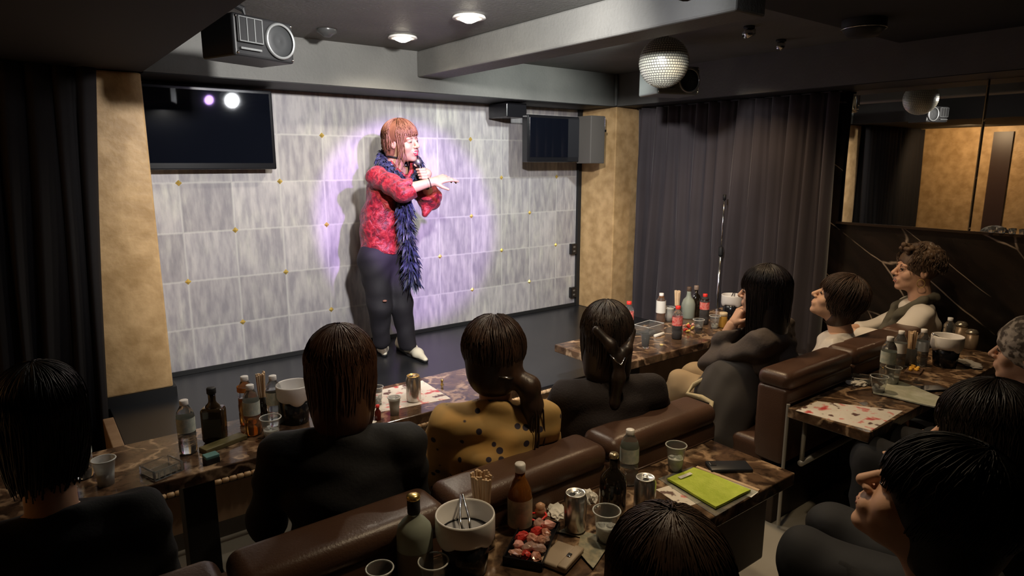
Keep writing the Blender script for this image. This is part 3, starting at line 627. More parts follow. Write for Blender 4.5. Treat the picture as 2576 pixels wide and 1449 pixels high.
def bucket(px, py, label, rc=0.078, h=0.17, tongs=True, loc_=None, rz=0.4):
    t = thing('ice_bucket', label, 'ice bucket', loc_ if loc_ is not None else tb(px, py), rz, 'black ice buckets with white collars')
    bm = NB(); lathe(bm, [(rc*0.66, 0), (rc*0.72, 0.004), (rc*0.86, h*0.68), (rc*0.82, h*0.68), (rc*0.66, 0.008)], 36); obj('bucket_body', bm, M_gblack, t, smooth=True)
    bm = NB(); seg = 48; prof = [(0.86, 0.60), (0.93, 0.64), (1.0, 0.72), (1.0, 0.97), (0.985, 1.0), (0.95, 1.0), (0.93, 0.97), (0.90, 0.70), (0.82, 0.66), (0.80, 0.60)]
    rings = []
    for rr, zz in prof:
        ring = []
        for k in range(seg):
            a = 2*math.pi*k/seg; dip = 0.09*max(0, math.cos(a*3))*(1 if zz < 0.8 else 0)
            ring.append(bm.verts.new((rc*rr*math.cos(a), rc*rr*math.sin(a), h*(zz-dip))))
        rings.append(ring)
    for a, b in zip(rings, rings[1:]+rings[:1]):
        for k in range(seg): bm.faces.new((a[k], a[(k+1) % seg], b[(k+1) % seg], b[k]))
    obj('collar', bm, M_white, t, smooth=True)
    bm = NB(); lathe(bm, [(rc*0.86, h*0.66), (rc*0.5, h*0.64), (0.0005, h*0.64)], 24, cap0=False); obj('inner_tray', bm, mat('tray_grey', (0.35, 0.35, 0.37), 0.4), t, smooth=True)
    if tongs:
        bm = NB()
        for s in (-1, 1): tube(bm, [(-rc*0.5, s*0.008, h*0.68), (rc*0.2, s*0.012, h*0.84), (rc*1.05, s*0.003, h*1.05)], [0.005, 0.004, 0.003], 6)
        obj('tongs', bm, M_chrome, t, smooth=True)
    return t
def squarebottle(px, py, label, w=0.042, d=0.03, h=0.215, m=None, rz=-0.5, cap=None, loc_=None, name='square_bottle'):
    t = thing(name, label, 'bottle', loc_ if loc_ is not None else tb(px, py), rz)
    bm = NB(); box(bm, -w, w, -d, d, 0, h*0.64, 0.014, 4); lathe(bm, [(w*0.7, h*0.60), (w*0.62, h*0.67), (0.016, h*0.72), (0.0135, h*0.76), (0.0135, h*0.9)], 24, sy=d/w+0.1); obj('bottle_body', bm, m or M_brownglass, t, smooth=True)
    bm = NB(); lathe(bm, [(0.016, h*0.89), (0.017, h*0.9), (0.017, h*0.985), (0.015, h)], 20); obj('stopper', bm, cap or M_black, t, smooth=True)
    bm = NB(); box(bm, -w*0.75, w*0.75, -d-0.0008, -d+0.001, h*0.12, h*0.45); obj('label_patch', bm, mat('dark_label', (0.05, 0.045, 0.03), 0.5), t)
    return t
def roundbottle(px, py, label, prof, m, cap, capz, label_m=None, lz=None, loc_=None, name='glass_bottle', caph=0.03, capr=0.016, liq=None):
    t = thing(name, label, 'bottle', loc_ if loc_ is not None else tb(px, py))
    bm = NB(); lathe(bm, prof, 36); obj('bottle_body', bm, m, t, smooth=True)
    bm = NB(); lathe(bm, [(capr*0.95, capz), (capr, capz+0.002), (capr, capz+caph-0.004), (capr*0.85, capz+caph)], 24); obj('cap', bm, cap, t, smooth=True)
    if lz: 
        r = lz[2]; bm = NB(); lathe(bm, [(r, lz[0]), (r, lz[1])], 36, cap0=False, cap1=False); obj('label_band', bm, label_m, t, smooth=True)
    return t
def slab(px, py, w, d, h, name, label, cat, m, ang, bev=0.003, z=TZ, dz=0.0, parts=None, **k):
    p = tb(px, py, z)+Vector((0, 0, dz)); bm = NB(); box(bm, -w/2, w/2, -d/2, d/2, 0, h, min(bev, h*0.45), 2)
    o = obj(name, bm, m, label=label, cat=cat, **k); o.location = p; o.rotation_euler = (0, 0, ang); return o
def corners_sheet(name, label, cat, px4, m, thick=0.0015, z=TZ, dz=0.0, wave=0.0, **k):
    pts = [tb(a, b, z) for a, b in px4]; c = sum(pts, Vector())/4; c.z += dz; n = 8; bm = NB(); g = []
    for i in range(n+1):
        row = []
        for j in range(n+1):
            u, v = i/n, j/n; p = (pts[0]*(1-u)+pts[1]*u)*(1-v)+(pts[3]*(1-u)+pts[2]*u)*v
            row.append(bm.verts.new(Vector((p.x-c.x, p.y-c.y, thick+wave*(0.5+0.5*math.sin(5*u+3*v)*math.cos(4*v-2*u))))))
        g.append(row)
    for i in range(n):
        for j in range(n): bm.faces.new((g[i][j], g[i+1][j], g[i+1][j+1], g[i][j+1]))
    r = bmesh.ops.extrude_face_region(bm, geom=list(bm.faces))
    for e in r['geom']:
        if isinstance(e, bmesh.types.BMVert): e.co.z = e.co.z-thick+0.0002 if wave else 0.0002
    o = obj(name, bm, m, label=label, cat=cat, **k); o.location = c; return o
G_pet = 'clear plastic water bottles'
# --- far left table
pet(212, 1200, 'clear water bottle at the left end of the first table beside the frosted cup', M_water, h=0.205, lvl=0.40, group=G_pet)
cup(268, 1218, 'frosted plastic cup on the left end of the first table', 0.5, m=M_frost)
t = thing('clear_dish', 'low square clear glass ashtray on the left marble table', 'ashtray', tb(408, 1188), 0.35)
bm = NB()
for s in (-1, 1):
    box(bm, -0.052, 0.052, s*0.046-0.004, s*0.046+0.004, 0, 0.034, 0.003); box(bm, s*0.048-0.004, s*0.048+0.004, -0.042, 0.042, 0, 0.034, 0.003)
box(bm, -0.05, 0.05, -0.045, 0.045, 0, 0.008); obj('dish', bm, M_clear, t)
bm = NB()
for k in range(5): box(bm, -0.04+k*0.02, -0.034+k*0.02, -0.052, -0.049, 0.004, 0.030)
obj('facets', bm, mat('clear_rib', (0.85, 0.86, 0.82), 0.1, trans=0.8), t)
pet(475, 1138, 'clear bottle with white cap and pale label left of the dark square bottle', M_water, lvl=0.38, group=G_pet)
squarebottle(543, 1108, 'dark brown square bottle standing on the left marble table')
slab(563, 1120, 0.17, 0.05, 0.018, 'long_wallet', 'mottled olive long case lying in front of the dark square bottle', 'case', mat('olive_case', (0.10, 0.085, 0.03), 0.45, noise=(30, (0.17, 0.14, 0.06), 0.2)), 0.32, dz=0)
t = thing('cigarette_box', 'small black box with teal lid on the left marble table', 'box', tb(532, 1163), 0.15)
bm = NB(); box(bm, -0.024, 0.024, -0.02, 0.02, 0, 0.02, 0.002); obj('box_body', bm, M_black, t)
bm = NB(); box(bm, -0.024, 0.024, -0.02, 0.02, 0.0202, 0.032, 0.003); obj('box_lid', bm, mat('teal_card', (0.10, 0.22, 0.21), 0.45), t)
pet(638, 1092, 'amber tea bottle with white cap in front of the chopsticks on the left table', M_amber, lvl=0.38, body=M_clear)
pet(624, 1066, 'clear bottle with an orange shoulder label half hidden behind the amber tea bottle', M_amber, lvl=0.55, labz=(0.70, 0.80), lab=mat('orange_label', (0.7, 0.25, 0.05), 0.4))
pet(694, 1064, 'clear bottle with white cap right of the chopsticks on the left table', M_water, lvl=0.7, group=G_pet)
sticks(664, 1052, 'bundle of wooden chopsticks between the bottles on the left table', n=12, h=0.20, r=0.028)
cup(684, 1104, 'clear cup in front of the bottles beside the amber tea', 0.45, r=0.038, h=0.09)
bucket(745, 1060, 'black ice bucket with white collar behind the short-haired person', rc=0.072, h=0.165, tongs=False)
# --- centre table with placemat
corners_sheet('placemat', 'printed paper placemat under the beer can on the table below the stage', 'placemat', [(915, 1045), (1134, 1003), (1062, 948), (915, 975)], menu_mat('menu_print_warm', 3.0), 0.001)
can(1041, 1009, 'silver beer can with gold lid standing on the placemat', gold=True)
cup(993, 1042, 'small frosted cup filled to the rim beside the beer can', 0.88, h=0.078, r=0.026, m=M_frost)
t = thing('sauce_bottle', 'small dark red sauce bottle next to the short-haired person', 'bottle', tb(951, 1056), 0)
bm = NB(); lathe(bm, [(0.012, 0), (0.013, 0.003), (0.013, 0.036), (0.006, 0.048), (0.006, 0.055)], 18); obj('bottle_body', bm, mat('dark_red_glass', (0.10, 0.012, 0.01), 0.1), t, smooth=True)
bm = NB(); lathe(bm, [(0.008, 0.054), (0.008, 0.066)], 14); obj('cap', bm, M_red, t, smooth=True)
cup(951, 1018, 'upper clear glass behind the sauce bottle', 0.3, h=0.085, r=0.024)
slab(930, 1066, 0.05, 0.04, 0.006, 'paper_scrap', 'crumpled white paper beside the dark red sauce bottle', 'paper', M_paper, 0.6)
t = thing('gold_wrapper', 'tiny gold wrapper on the pale reflecting table end below the stage', 'wrapper', tb(1112, 968), 0.5)
bm = NB(); lathe(bm, [(0.009, 0), (0.004, 0.01), (0.0075, 0.024), (0.001, 0.03)], 7); obj('foil', bm, M_goldm, t)
# --- table at the right column
sx = 'red-capped cola bottles'
pet(1549, 842, 'red-capped bottle mostly hidden behind the half-tied dark hair', M_cola, lab=M_labelr, cap=M_red, lvl=0.35, group=sx)
pet(1580, 838, 'red-capped bottle with pink label just right of the half-tied dark hair', M_cola, lab=M_labelr, cap=M_red, lvl=0.3, group=sx)
pet(1702, 852, 'red-capped cola bottle with red label nearest the front of the right column table', M_cola, lab=M_labelr, cap=M_red, lvl=0.55, group=sx)
pet(1770, 815, 'red-capped cola bottle with dark shoulders before the dark curtain', M_cola, lab=M_labelr, cap=M_red, lvl=0.84, group=sx, labz=(0.5, 0.74))
pet(1661, 812, 'tea bottle with white cap and wide cream label before the dark curtain', mat('tea', (0.30, 0.10, 0.02), 0.1, trans=0.5), lvl=0.9, lab=M_paper, labz=(0.36, 0.76))
t = thing('clear_box', 'open clear plastic box on the right column table', 'box', tb(1632, 838), 0.12)
bm = NB(); W_, D_, H_ = 0.085, 0.055, 0.06
box(bm, -W_, W_, -D_, D_, 0, 0.002)
for s in (-1, 1): box(bm, -W_, W_, s*D_-0.001, s*D_+0.001, 0.002, H_); box(bm, s*W_-0.001, s*W_+0.001, -D_+0.001, D_-0.001, 0.002, H_)
obj('box_wall', bm, M_clear, t)
bm = NB(); pts = [(-W_, -D_, H_), (W_, -D_, H_), (W_, D_, H_), (-W_, D_, H_)]; tube(bm, pts, 0.002, 6, True); obj('rim', bm, MT['cup_rim'], t)
t = thing('clear_stem_glass', 'slim clear tumbler with a brown rest in front of the clear plastic box', 'glass', tb(1623, 876), 0)
bm = NB(); lathe(bm, [(0.018, 0), (0.020, 0.01), (0.026, 0.085), (0.0248, 0.085), (0.018, 0.012)], 28); obj('glass_wall', bm, M_clear, t, smooth=True)
bm = NB(); lathe(bm, [(0.015, 0.012), (0.017, 0.024)], 20); obj('drink', bm, mat('tea_rest', (0.45, 0.2, 0.12), 0.2, trans=0.5), t)
q = tb(1658, 846); bm = NB(); lathe(bm, [(0.007, -0.048), (0.010, -0.046), (0.010, 0.046), (0.007, 0.048)], 16, Matrix.Rotation(math.pi/2, 4, 'Y')); o = obj('rolled_towel', bm, M_paper, smooth=True, label='white rolled hand towel before the clear plastic box', cat='towel'); o.location = q+Vector((0, 0, 0.010)); o.rotation_euler = (0, 0, 0.1)
slab(1664, 868, 0.026, 0.018, 0.004, 'snack_piece', 'small yellow snack lying on the right column table', 'snack', mat('snack_yellow', (0.75, 0.6, 0.25), 0.6), 0.6)
sticks(1703, 795, 'bundle of pale chopsticks before the dark curtain behind the cola bottle', n=12, h=0.20, r=0.026, m=M_clear)
roundbottle(1730, 800, 'pale frosted round-shouldered bottle before the dark curtain', [(0.04, 0), (0.046, 0.008), (0.046, 0.10), (0.036, 0.13), (0.018, 0.15), (0.014, 0.17), (0.014, 0.20)], M_frostglass, mat('brown_cap', (0.10, 0.06, 0.04), 0.5), 0.19)
roundbottle(1748, 796, 'small black wine bottle behind the red-capped bottle near the curtain', [(0.032, 0), (0.036, 0.006), (0.036, 0.12), (0.028, 0.15), (0.013, 0.165), (0.013, 0.195)], M_darkglass, mat('wine_foil', (0.25, 0.18, 0.14), 0.4), 0.19)
cup(1683, 800, 'clear cup stuffed with white paper between the tea bottle and chopsticks', 0.9, h=0.10, r=0.034, liq=M_paper)
t = thing('snack_packets', 'heap of red and yellow wrapped snacks among the cola bottles', 'snacks', tb(1732, 832), 0)
rd = random.Random(3); cols = [mat('wrap_red', (0.7, 0.06, 0.05), 0.35), mat('wrap_yellow', (0.8, 0.62, 0.15), 0.35), mat('wrap_pink', (0.8, 0.4, 0.35), 0.35)]
for k in range(12):
    bm = NB(); box(bm, -0.014, 0.014, -0.009, 0.009, -0.006, 0.006, 0.005, 3, Matrix.Translation((rd.uniform(-0.04, 0.04), rd.uniform(-0.025, 0.025), 0.01+0.012*(k//4))) @ Matrix.Rotation(rd.uniform(0, 6), 4, (rd.random(), rd.random(), 1)))
    obj('packet', bm, cols[k % 3], t, smooth=True)
cup(1756, 838, 'clear cup with dark cola beside the snack packets', 0.42, liq=M_cola, h=0.09)
cup(1797, 826, 'clear cup between the red-capped bottle and the gold can', 0.2, h=0.085)
t = thing('gold_can', 'slim gold and orange can near the raised hand', 'can', tb(1818, 824), 0)
bm = NB(); lathe(bm, [(0.02, 0), (0.025, 0.006), (0.025, 0.088), (0.021, 0.096)], 24); obj('can_body', bm, mat('can_orange', (0.75, 0.42, 0.08), 0.35, metal=0.4), t, smooth=True)
bm = NB(); lathe(bm, [(0.0255, 0.078), (0.0255, 0.1), (0.022, 0.102)], 24); obj('can_top', bm, mat('cream_gold', (0.75, 0.6, 0.38), 0.4), t, smooth=True)
bucket(1838, 800, 'white-collared ice bucket behind the raised hand of the long-haired woman', rc=0.07, h=0.165)
slab(1880, 818, 0.11, 0.05, 0.014, 'folded_towel', 'white folded towel on the table by the long-haired woman', 'towel', M_paper, -0.45, 0.006)
# --- foreground table
roundbottle(1046, 1447, 'large frosted green bottle with gold-topped black cap in the foreground', [(0.040, 0), (0.046, 0.008), (0.046, 0.125), (0.042, 0.142), (0.030, 0.158), (0.018, 0.168), (0.014, 0.175), (0.0135, 0.20)], M_frostglass, M_black, 0.178, mat('green_label', (0.16, 0.13, 0.09), 0.5), (0.02, 0.085, 0.0466), caph=0.046, capr=0.0165)
o = COL.objects.get('glass_bottle.002'); bm = NB(); lathe(bm, [(0.0165, 0.216), (0.0175, 0.218), (0.0172, 0.226), (0.010, 0.23)], 20); ob_last = obj('cap_top', bm, M_goldm, o, smooth=True)
bucket(1172, 1432, 'large white-collared ice bucket in the foreground with tongs inside', rc=0.078, h=0.162, rz=1.1)
t = thing('snack_tray', 'black tray of wrapped snacks beside the foreground ice bucket', 'tray', tb(1340, 1375), 0.62)
bm = NB(); box(bm, -0.105, 0.105, -0.055, 0.055, 0.0, 0.004)
for s in (-1, 1): box(bm, -0.105, 0.105, s*0.053-0.002, s*0.053+0.002, 0.004, 0.026, 0.001, 1); box(bm, s*0.103-0.002, s*0.103+0.002, -0.051, 0.051, 0.004, 0.026, 0.001, 1)
obj('tray_body', bm, M_gblack, t)
rd = random.Random(5); wr = [mat('wrap_copper', (0.42, 0.16, 0.10), 0.18, spec=0.9, noise=(40, (0.75, 0.42, 0.32), 0.15)), mat('wrap_clear', (0.75, 0.5, 0.42), 0.12, trans=0.5), MT['wrap_red'], MT['wrap_pink']]
for k in range(15):
    bm = NB(); sphere(bm, (0, 0, 0), 0.017, 10, (1.3, 0.85, 0.75))
    for v in bm.verts: v.co += Vector((rd.uniform(-1, 1), rd.uniform(-1, 1), rd.uniform(-1, 1)))*0.0022; v.co = Matrix.Rotation(k*1.7, 3, (0.3, 0.4, 1)) @ v.co+Vector((-0.075+0.026*(k % 6), -0.03+0.028*(k//6), 0.02+0.010*(k % 3)))
    obj('wrapped_snack', bm, wr[(k*7) % 4 if k > 4 else k % 2], t)
for k in range(2):
    tt = thing('jelly_cup', ['yellow-tipped small snack cup at the back of the black tray', 'brown-tipped small snack cup next to the silver can'][k], 'snack', tb(1325+k*34, 1310-k*4)+Vector((0, 0, 0.006)))
    bm = NB(); lathe(bm, [(0.012, 0), (0.017, 0.03), (0.013, 0.036), (0.015, 0.044), (0.004, 0.052)], 14); obj('cup_body', bm, mat('jelly%d' % k, [(0.6, 0.5, 0.22), (0.62, 0.36, 0.22)][k], 0.3), tt, smooth=True)
bm = NB(); tube(bm, [(0.030*math.cos(a/4), 0.022*math.sin(a/4), 0.003*math.sin(a)) for a in range(25)], 0.0035, 6, True)
o = obj('red_band', bm, M_red, smooth=True, label='bright red looped band lying on the snacks in the black tray', cat='band'); o.location = tb(1352, 1322)+Vector((0, 0, 0.03))
sticks(1215, 1302, 'bundle of wooden chopsticks in a dark holder behind the foreground ice bucket', n=16, h=0.215, r=0.034)
roundbottle(1308, 1292, 'whisky-coloured bottle with white cap and cream label in the foreground', [(0.033, 0), (0.036, 0.006), (0.036, 0.10), (0.032, 0.128), (0.022, 0.152), (0.015, 0.165), (0.014, 0.185)], mat('whisky_glass', (0.45, 0.16, 0.03), 0.06, trans=0.6), M_white, 0.182, mat('cream_label', (0.55, 0.45, 0.30), 0.5, noise=(25, (0.32, 0.30, 0.22), 0.08)), (0.02, 0.105, 0.0364), caph=0.026)
can(1446, 1335, 'silver can standing right of the snack tray in the foreground')
can(1620, 1292, 'silver can standing below the green packet in the foreground')
roundbottle(1540, 1290, 'black glass round-shouldered bottle between the two silver cans', [(0.036, 0), (0.041, 0.008), (0.041, 0.10), (0.037, 0.122), (0.022, 0.138), (0.013, 0.15), (0.0125, 0.185)], M_darkglass, mat('bottle_top_gold', (0.5, 0.4, 0.25), 0.25, metal=0.7), 0.182, caph=0.014, capr=0.0145)
pet(1581, 1206, 'clear water bottle with pale label on the far edge of the foreground table', M_water, lvl=0.3, h=0.19, group=G_pet)
cup(1524, 1364, 'clear cup with ice in the foreground beside the folded banknotes', 0.55, h=0.10, r=0.037)
cup(1698, 1184, 'clear half-full cup near the black phone on the foreground table', 0.5, h=0.098, r=0.034)
cup(1092, 1482, 'clear cup cut by the bottom picture edge in front of the ice bucket', 0.3, h=0.08, r=0.036)
cup(958, 1496, 'clear cup at the bottom edge left of the frosted green bottle', 0.3, h=0.075, r=0.032)
t = thing('banknotes', 'two folded banknotes lying beside the beige wallet', 'banknote', tb(1480, 1378), 0)
for k, q in enumerate([[(1402, 1340), (1528, 1372), (1512, 1348), (1420, 1330)], [(1452, 1392), (1492, 1436), (1530, 1380), (1460, 1352)]]):
    o = corners_sheet('note', None, None, q, mat('banknote_print', (0.42, 0.36, 0.24), 0.6, noise=(45, (0.22, 0.22, 0.16), 0.12)), 0.0012, dz=0.004*k, wave=0.004); o.parent = t; o.location = o.location-t.location
t = thing('wallet', 'beige folded wallet with metal clasp below the snack tray', 'wallet', tb(1412, 1408), 0.35)
bm = NB(); box(bm, -0.055, 0.055, -0.042, 0.042, 0, 0.018, 0.008, 4); obj('wallet_body', bm, mat('beige_leather', (0.40, 0.31, 0.22), 0.45), t, smooth=True)
bm = NB(); box(bm, -0.055, 0.055, -0.043, -0.015, 0.012, 0.0215, 0.004, 2); obj('flap', bm, MT['beige_leather'], t, smooth=True)
bm = NB(); box(bm, -0.008, 0.008, -0.03, -0.018, 0.021, 0.025, 0.002); obj('clasp', bm, M_chrome, t)
t = thing('mobile_phone', 'black phone in a case beside the green packet', 'phone', tb(1833, 1178), -0.62)
bm = NB(); box(bm, -0.074, 0.074, -0.036, 0.036, 0, 0.013, 0.005, 3); obj('phone_body', bm, mat('phone_case', (0.02, 0.022, 0.028), 0.3), t, smooth=True)
bm = NB(); box(bm, -0.066, -0.045, -0.005, 0.018, 0.0128, 0.0155, 0.002); obj('camera_bump', bm, M_chrome, t)
corners_sheet('paper_sleeve', 'white paper strip under the green packet', 'paper', [(1742, 1188), (1765, 1178), (1908, 1238), (1890, 1252)], M_paper, 0.001)
for k in range(1):
    a, b = tb(1752, 1176), tb(1910, 1236); bm = NB(); c = (a+b)/2; L = (b-a).length/2; an = math.atan2((b-a).y, (b-a).x)
    box(bm, -L, L, -0.006, -0.001, 0, 0.005, 0.001, 1); box(bm, -L, L, 0.001, 0.006, 0, 0.005, 0.001, 1)
    o = obj('chopsticks', bm, M_stick, label='pair of chopsticks lying between the phone and green packet', cat='chopsticks'); o.location = c; o.rotation_euler = (0, 0, an)
t = thing('green_packet', 'lime green packet in clear wrap on the foreground table', 'packet', tb(1780, 1232), 0)
o = corners_sheet('sleeve', None, None, [(1655, 1205), (1800, 1300), (1905, 1238), (1740, 1175)], mat('clear_film', (0.9, 0.92, 0.88), 0.15, trans=0.9), 0.001, dz=0.001); o.parent = t; o.location -= t.location
o = corners_sheet('cloth', None, None, [(1678, 1212), (1800, 1285), (1888, 1240), (1745, 1184)], mat('lime_cloth', (0.42, 0.55, 0.03), 0.55, noise=(30, (0.58, 0.70, 0.08), 0.2), bump=(120, 0.002)), 0.008, dz=0.003, wave=0.004); o.parent = t; o.location -= t.location
o = corners_sheet('sticker', None, None, [(1704, 1212), (1712, 1217), (1742, 1204), (1735, 1200)], M_paper, 0.001, dz=0.017); o.parent = t; o.location -= t.location
corners_sheet('flyer', 'pale patterned flyer under the lower left corner of the green packet', 'flyer', [(1650, 1232), (1720, 1278), (1770, 1262), (1690, 1220)], menu_mat('flyer_print', 9.0), 0.001)
def crumple(px, py, r, label, seed, sc3=(1.4, 1, 0.45), m=None, name='paper_napkin', z=TZ):
    bm = NB(); bmesh.ops.create_icosphere(bm, subdivisions=3, radius=r); rd = random.Random(seed)
    for v in bm.verts:
        n = v.co.normalized(); f = 1+0.22*math.sin(9*n.x+seed)*math.cos(8*n.y+2*seed)+0.12*math.sin(19*n.z+14*n.x); v.co = Vector((v.co.x*sc3[0], v.co.y*sc3[1], v.co.z*sc3[2]))*f
        v.co.z = max(v.co.z, -r*0.2)
    o = obj(name, bm, m or M_paper, label=label, cat='napkin'); o.location = tb(px, py, z)+Vector((0, 0, r*0.2)); o.rotation_euler = (0, 0, seed); return o
crumple(1402, 1262, 0.028, 'crumpled white napkin left of the silver can in the foreground', 1)
crumple(1478, 1222, 0.030, 'crumpled white napkin behind the silver can beside the dark bottle', 2.2, (1, 1, 0.9))
# --- right table
corners_sheet('placemat', 'long printed menu sheet at the left end of the right table', 'menu', [(2003, 1018), (2192, 1084), (2272, 1034), (2058, 990)], menu_mat('menu_print_pink', 5.0), 0.0012)
pet(2228, 958, 'large clear bottle nearest the menu on the right table', M_water, lvl=0.4, h=0.225, r=0.034, group=G_pet)
pet(2258, 925, 'clear bottle with cream label behind the large clear bottle on the right table', M_water, lvl=0.5, h=0.20, lab=M_paper, group=G_pet)
pet(2314, 920, 'clear bottle with blue-white label between chopsticks and bucket', M_water, lvl=0.6, h=0.20, group=G_pet, lab=mat('bluewhite_label', (0.55, 0.62, 0.68), 0.5))
sticks(2288, 922, 'bundle of chopsticks between the clear bottles on the right table', n=10, h=0.19, r=0.026, m=M_clear)
bucket(2375, 920, 'white-collared ice bucket with tongs on the right table', rc=0.075, h=0.165, rz=2.4)
pet(2381, 880, 'small amber-filled bottle with white cap behind the right table bucket', M_amber, lvl=0.35, h=0.19, lab=False)
for k, (px, py, lb) in enumerate(((2412, 868, 'steel shaker jar behind the bucket on the right table'), (2440, 876, 'second jar with rounded lid at the right of the steel shaker jar'))):
    t = thing('shaker_jar', lb, 'jar', tb(px, py), 0, 'shaker jars behind the right table bucket')
    if k == 0: lathe_p = [(0.030, 0), (0.032, 0.004), (0.032, 0.115)]
    else: lathe_p = [(0.034, 0), (0.036, 0.004), (0.034, 0.085)]
    bm = NB(); lathe(bm, lathe_p, 22); obj('jar_body', bm, mat('jar_brown', (0.30, 0.22, 0.15), 0.35, metal=0.3), t, smooth=True)
    hh = lathe_p[-1][1]; bm = NB(); lathe(bm, [(0.033, hh), (0.033, hh+0.012), (0.022, hh+0.026), (0.002, hh+0.03)], 22); obj('jar_lid', bm, mat('lid_steel', (0.55, 0.48, 0.38), 0.25, metal=0.8), t, smooth=True)
slab(2308, 862, 0.075, 0.05, 0.05, 'black_box', 'small black box behind the bottles on the right table', 'box', M_gblack, 0.2, dz=0.0)
cup(2244, 968, 'clear cup in front of the large clear bottle on the right table', 0.5, h=0.09)
cup(2208, 990, 'clear plastic tumbler beside the glass ashtray on the right table', 0.35, h=0.085, r=0.036)
t = thing('ashtray', 'square glass ashtray with dark patches behind the menu', 'ashtray', tb(2166, 962), 0.5)
bm = NB()
for s in (-1, 1):
    box(bm, -0.045, 0.045, s*0.04-0.005, s*0.04+0.005, 0, 0.032, 0.003); box(bm, s*0.04-0.005, s*0.04+0.005, -0.035, 0.035, 0, 0.032, 0.003)
box(bm, -0.04, 0.04, -0.036, 0.036, 0, 0.008); obj('dish', bm, M_clear, t)
t = thing('snack_tray', 'small tray with orange snacks beside the chopsticks on the right table', 'tray', tb(2300, 934), 0.2)
bm = NB(); box(bm, -0.06, 0.06, -0.035, 0.035, 0, 0.010, 0.003); obj('tray_body', bm, mat('tray_brown', (0.12, 0.07, 0.045), 0.4), t)
for k in range(5):
    bm = NB(); box(bm, -0.012, 0.012, -0.008, 0.008, 0, 0.014, 0.005, 3, Matrix.Translation((-0.035+0.018*k, 0.012*(-1)**k, 0.009)) @ Matrix.Rotation(k, 4, 'Z')); obj('snack', bm, mat('snack_orange', (0.8, 0.42, 0.05), 0.4), t, smooth=True)
corners_sheet('folded_towel', 'pale green folded towel packet in front of the cups on the right table', 'towel', [(2196, 992), (2350, 1028), (2386, 1010), (2240, 955)], mat('towel_pale', (0.48, 0.50, 0.36), 0.6, noise=(25, (0.66, 0.66, 0.56), 0.2), bump=(60, 0.003)), 0.006, wave=0.006)
t = thing('mobile_phone', 'black phone lying beside the pale green towel packet', 'phone', tb(2340, 980), -0.55)
bm = NB(); box(bm, -0.072, 0.072, -0.034, 0.034, 0, 0.009, 0.004, 3); obj('phone_body', bm, MT['phone_case'], t, smooth=True)
bm = NB(); box(bm, -0.068, 0.068, -0.031, 0.031, 0.0085, 0.0098, 0.0004, 1); obj('screen', bm, MT['tv_screen'], t)
crumple(2438, 918, 0.05, 'flat grey-white napkin right of the bucket on the right table', 4, (1.7, 0.9, 0.14), mat('napkin_grey', (0.45, 0.42, 0.38), 0.7))
crumple(2160, 920, 0.035, 'small crumpled white napkin behind the glass ashtray', 5.5, (1.3, 1, 0.35))
# ================================================================ people
def A3(v): return np.array(v, float)
def head_prims(S, C, R, s=1.0, smile=0.0, neck=None, rn=0.052):
    T = lambda p: A3(C)+R @ (A3(p)*s)
    E = lambda c, r, k, op='u': S.ell(T(c), A3(r)*s, R, k*s, op)
    E((0, -.012, .035), (.072, .092, .082), .01); E((0, .020, -.020), (.060, .068, .078), .03); E((0, .042, -.072), (.043, .044, .040), .03)
    E((0, .074, -.099), (.018, .015, .013), .02)
    for x in (-1, 1):
        E((x*.037, .060, -.030), (.024, .020+.004*smile, .022), .02); E((x*.03, .074, .020), (.022, .012, .009), .015)
        E((x*.031, .094, .003), (.017, .012, .010), .008, 's'); E((x*.031, .077, .002), (.0145, .0125, .0105), .004)
        E((x*.073, -.008, -.004), (.010, .019, .031), .006); E((x*.084, -.004, -.002), (.006, .010, .018), .004, 's')
    S.cone(T((0, .082, .018)), T((0, .110, -.026)), .007*s, .0115*s, .010*s)
    for x in (-1, 1): E((x*.012, .097, -.031), (.008, .010, .007), .006)
    E((0, .086, -.060), (.027, .014, .017), .015)
    if smile: E((0, .101, -.064), (.022+.004*smile, .018, .004+.007*smile), .003, 's')
    if neck is not None: S.cone(T((0, -.018, -.055)), neck, rn*s, rn*s*1.05, .03)
    return T
def face_parts(root, C, R, s, smile=0.0, lipc=(0.45, 0.12, 0.10), closed=False):
    T = lambda p: Vector(A3(C)+R @ (A3(p)*s)); M4 = Matrix(R.tolist()).to_4x4()
    for x in (-1, 1):
        bm = NB(); sphere(bm, (0, 0, 0), .0125*s, 14)
        for v in bm.verts: v.co = Matrix(R.tolist()) @ Vector((v.co.x*1.05, v.co.y, v.co.z*(0.3 if closed else 0.66)))+T((x*.031, .0805, .0005))
        obj('eye', bm, mat('eye_dark', (0.02, 0.012, 0.01), 0.15) if closed else mat('eye_mix', (0.05, 0.03, 0.02), 0.12), root, smooth=True)
        bm = NB(); tube(bm, [T((x*(.016+.008*k), .0885-.0022*k*k*.45, .019+.0035*math.sin(k*.9))) for k in range(5)], [.0015*s, .0022*s, .0024*s, .002*s, .0012*s], 6); obj('eyebrow', bm, mat('brow', (0.05, 0.028, 0.018), 0.7), root, smooth=True)
    S = SDF(); w = .021+.007*smile; lr = .0032*s
    for sg, zz in ((1, -.0575+.003*smile), (-1, -.0665-.009*smile)):
        S.chain([T((-w, .087, -.061+.008*smile)), T((-.010, .0965, zz)), T((.010, .0965, zz)), T((w, .087, -.061+.008*smile))], [.0016*s, lr, lr, .0016*s], .003)
    sobj('lips', S.mesh(.0016*s), mat('lips_%.2f' % lipc[0], lipc, 0.4), root)
    if smile:
        bm = NB(); tube(bm, [T((-.018, .088, -.060)), T((0, .095, -.0605)), T((.018, .088, -.060))], .0045*s, 8); obj('teeth', bm, mat('teeth', (0.85, 0.82, 0.76), 0.25), root, smooth=True)
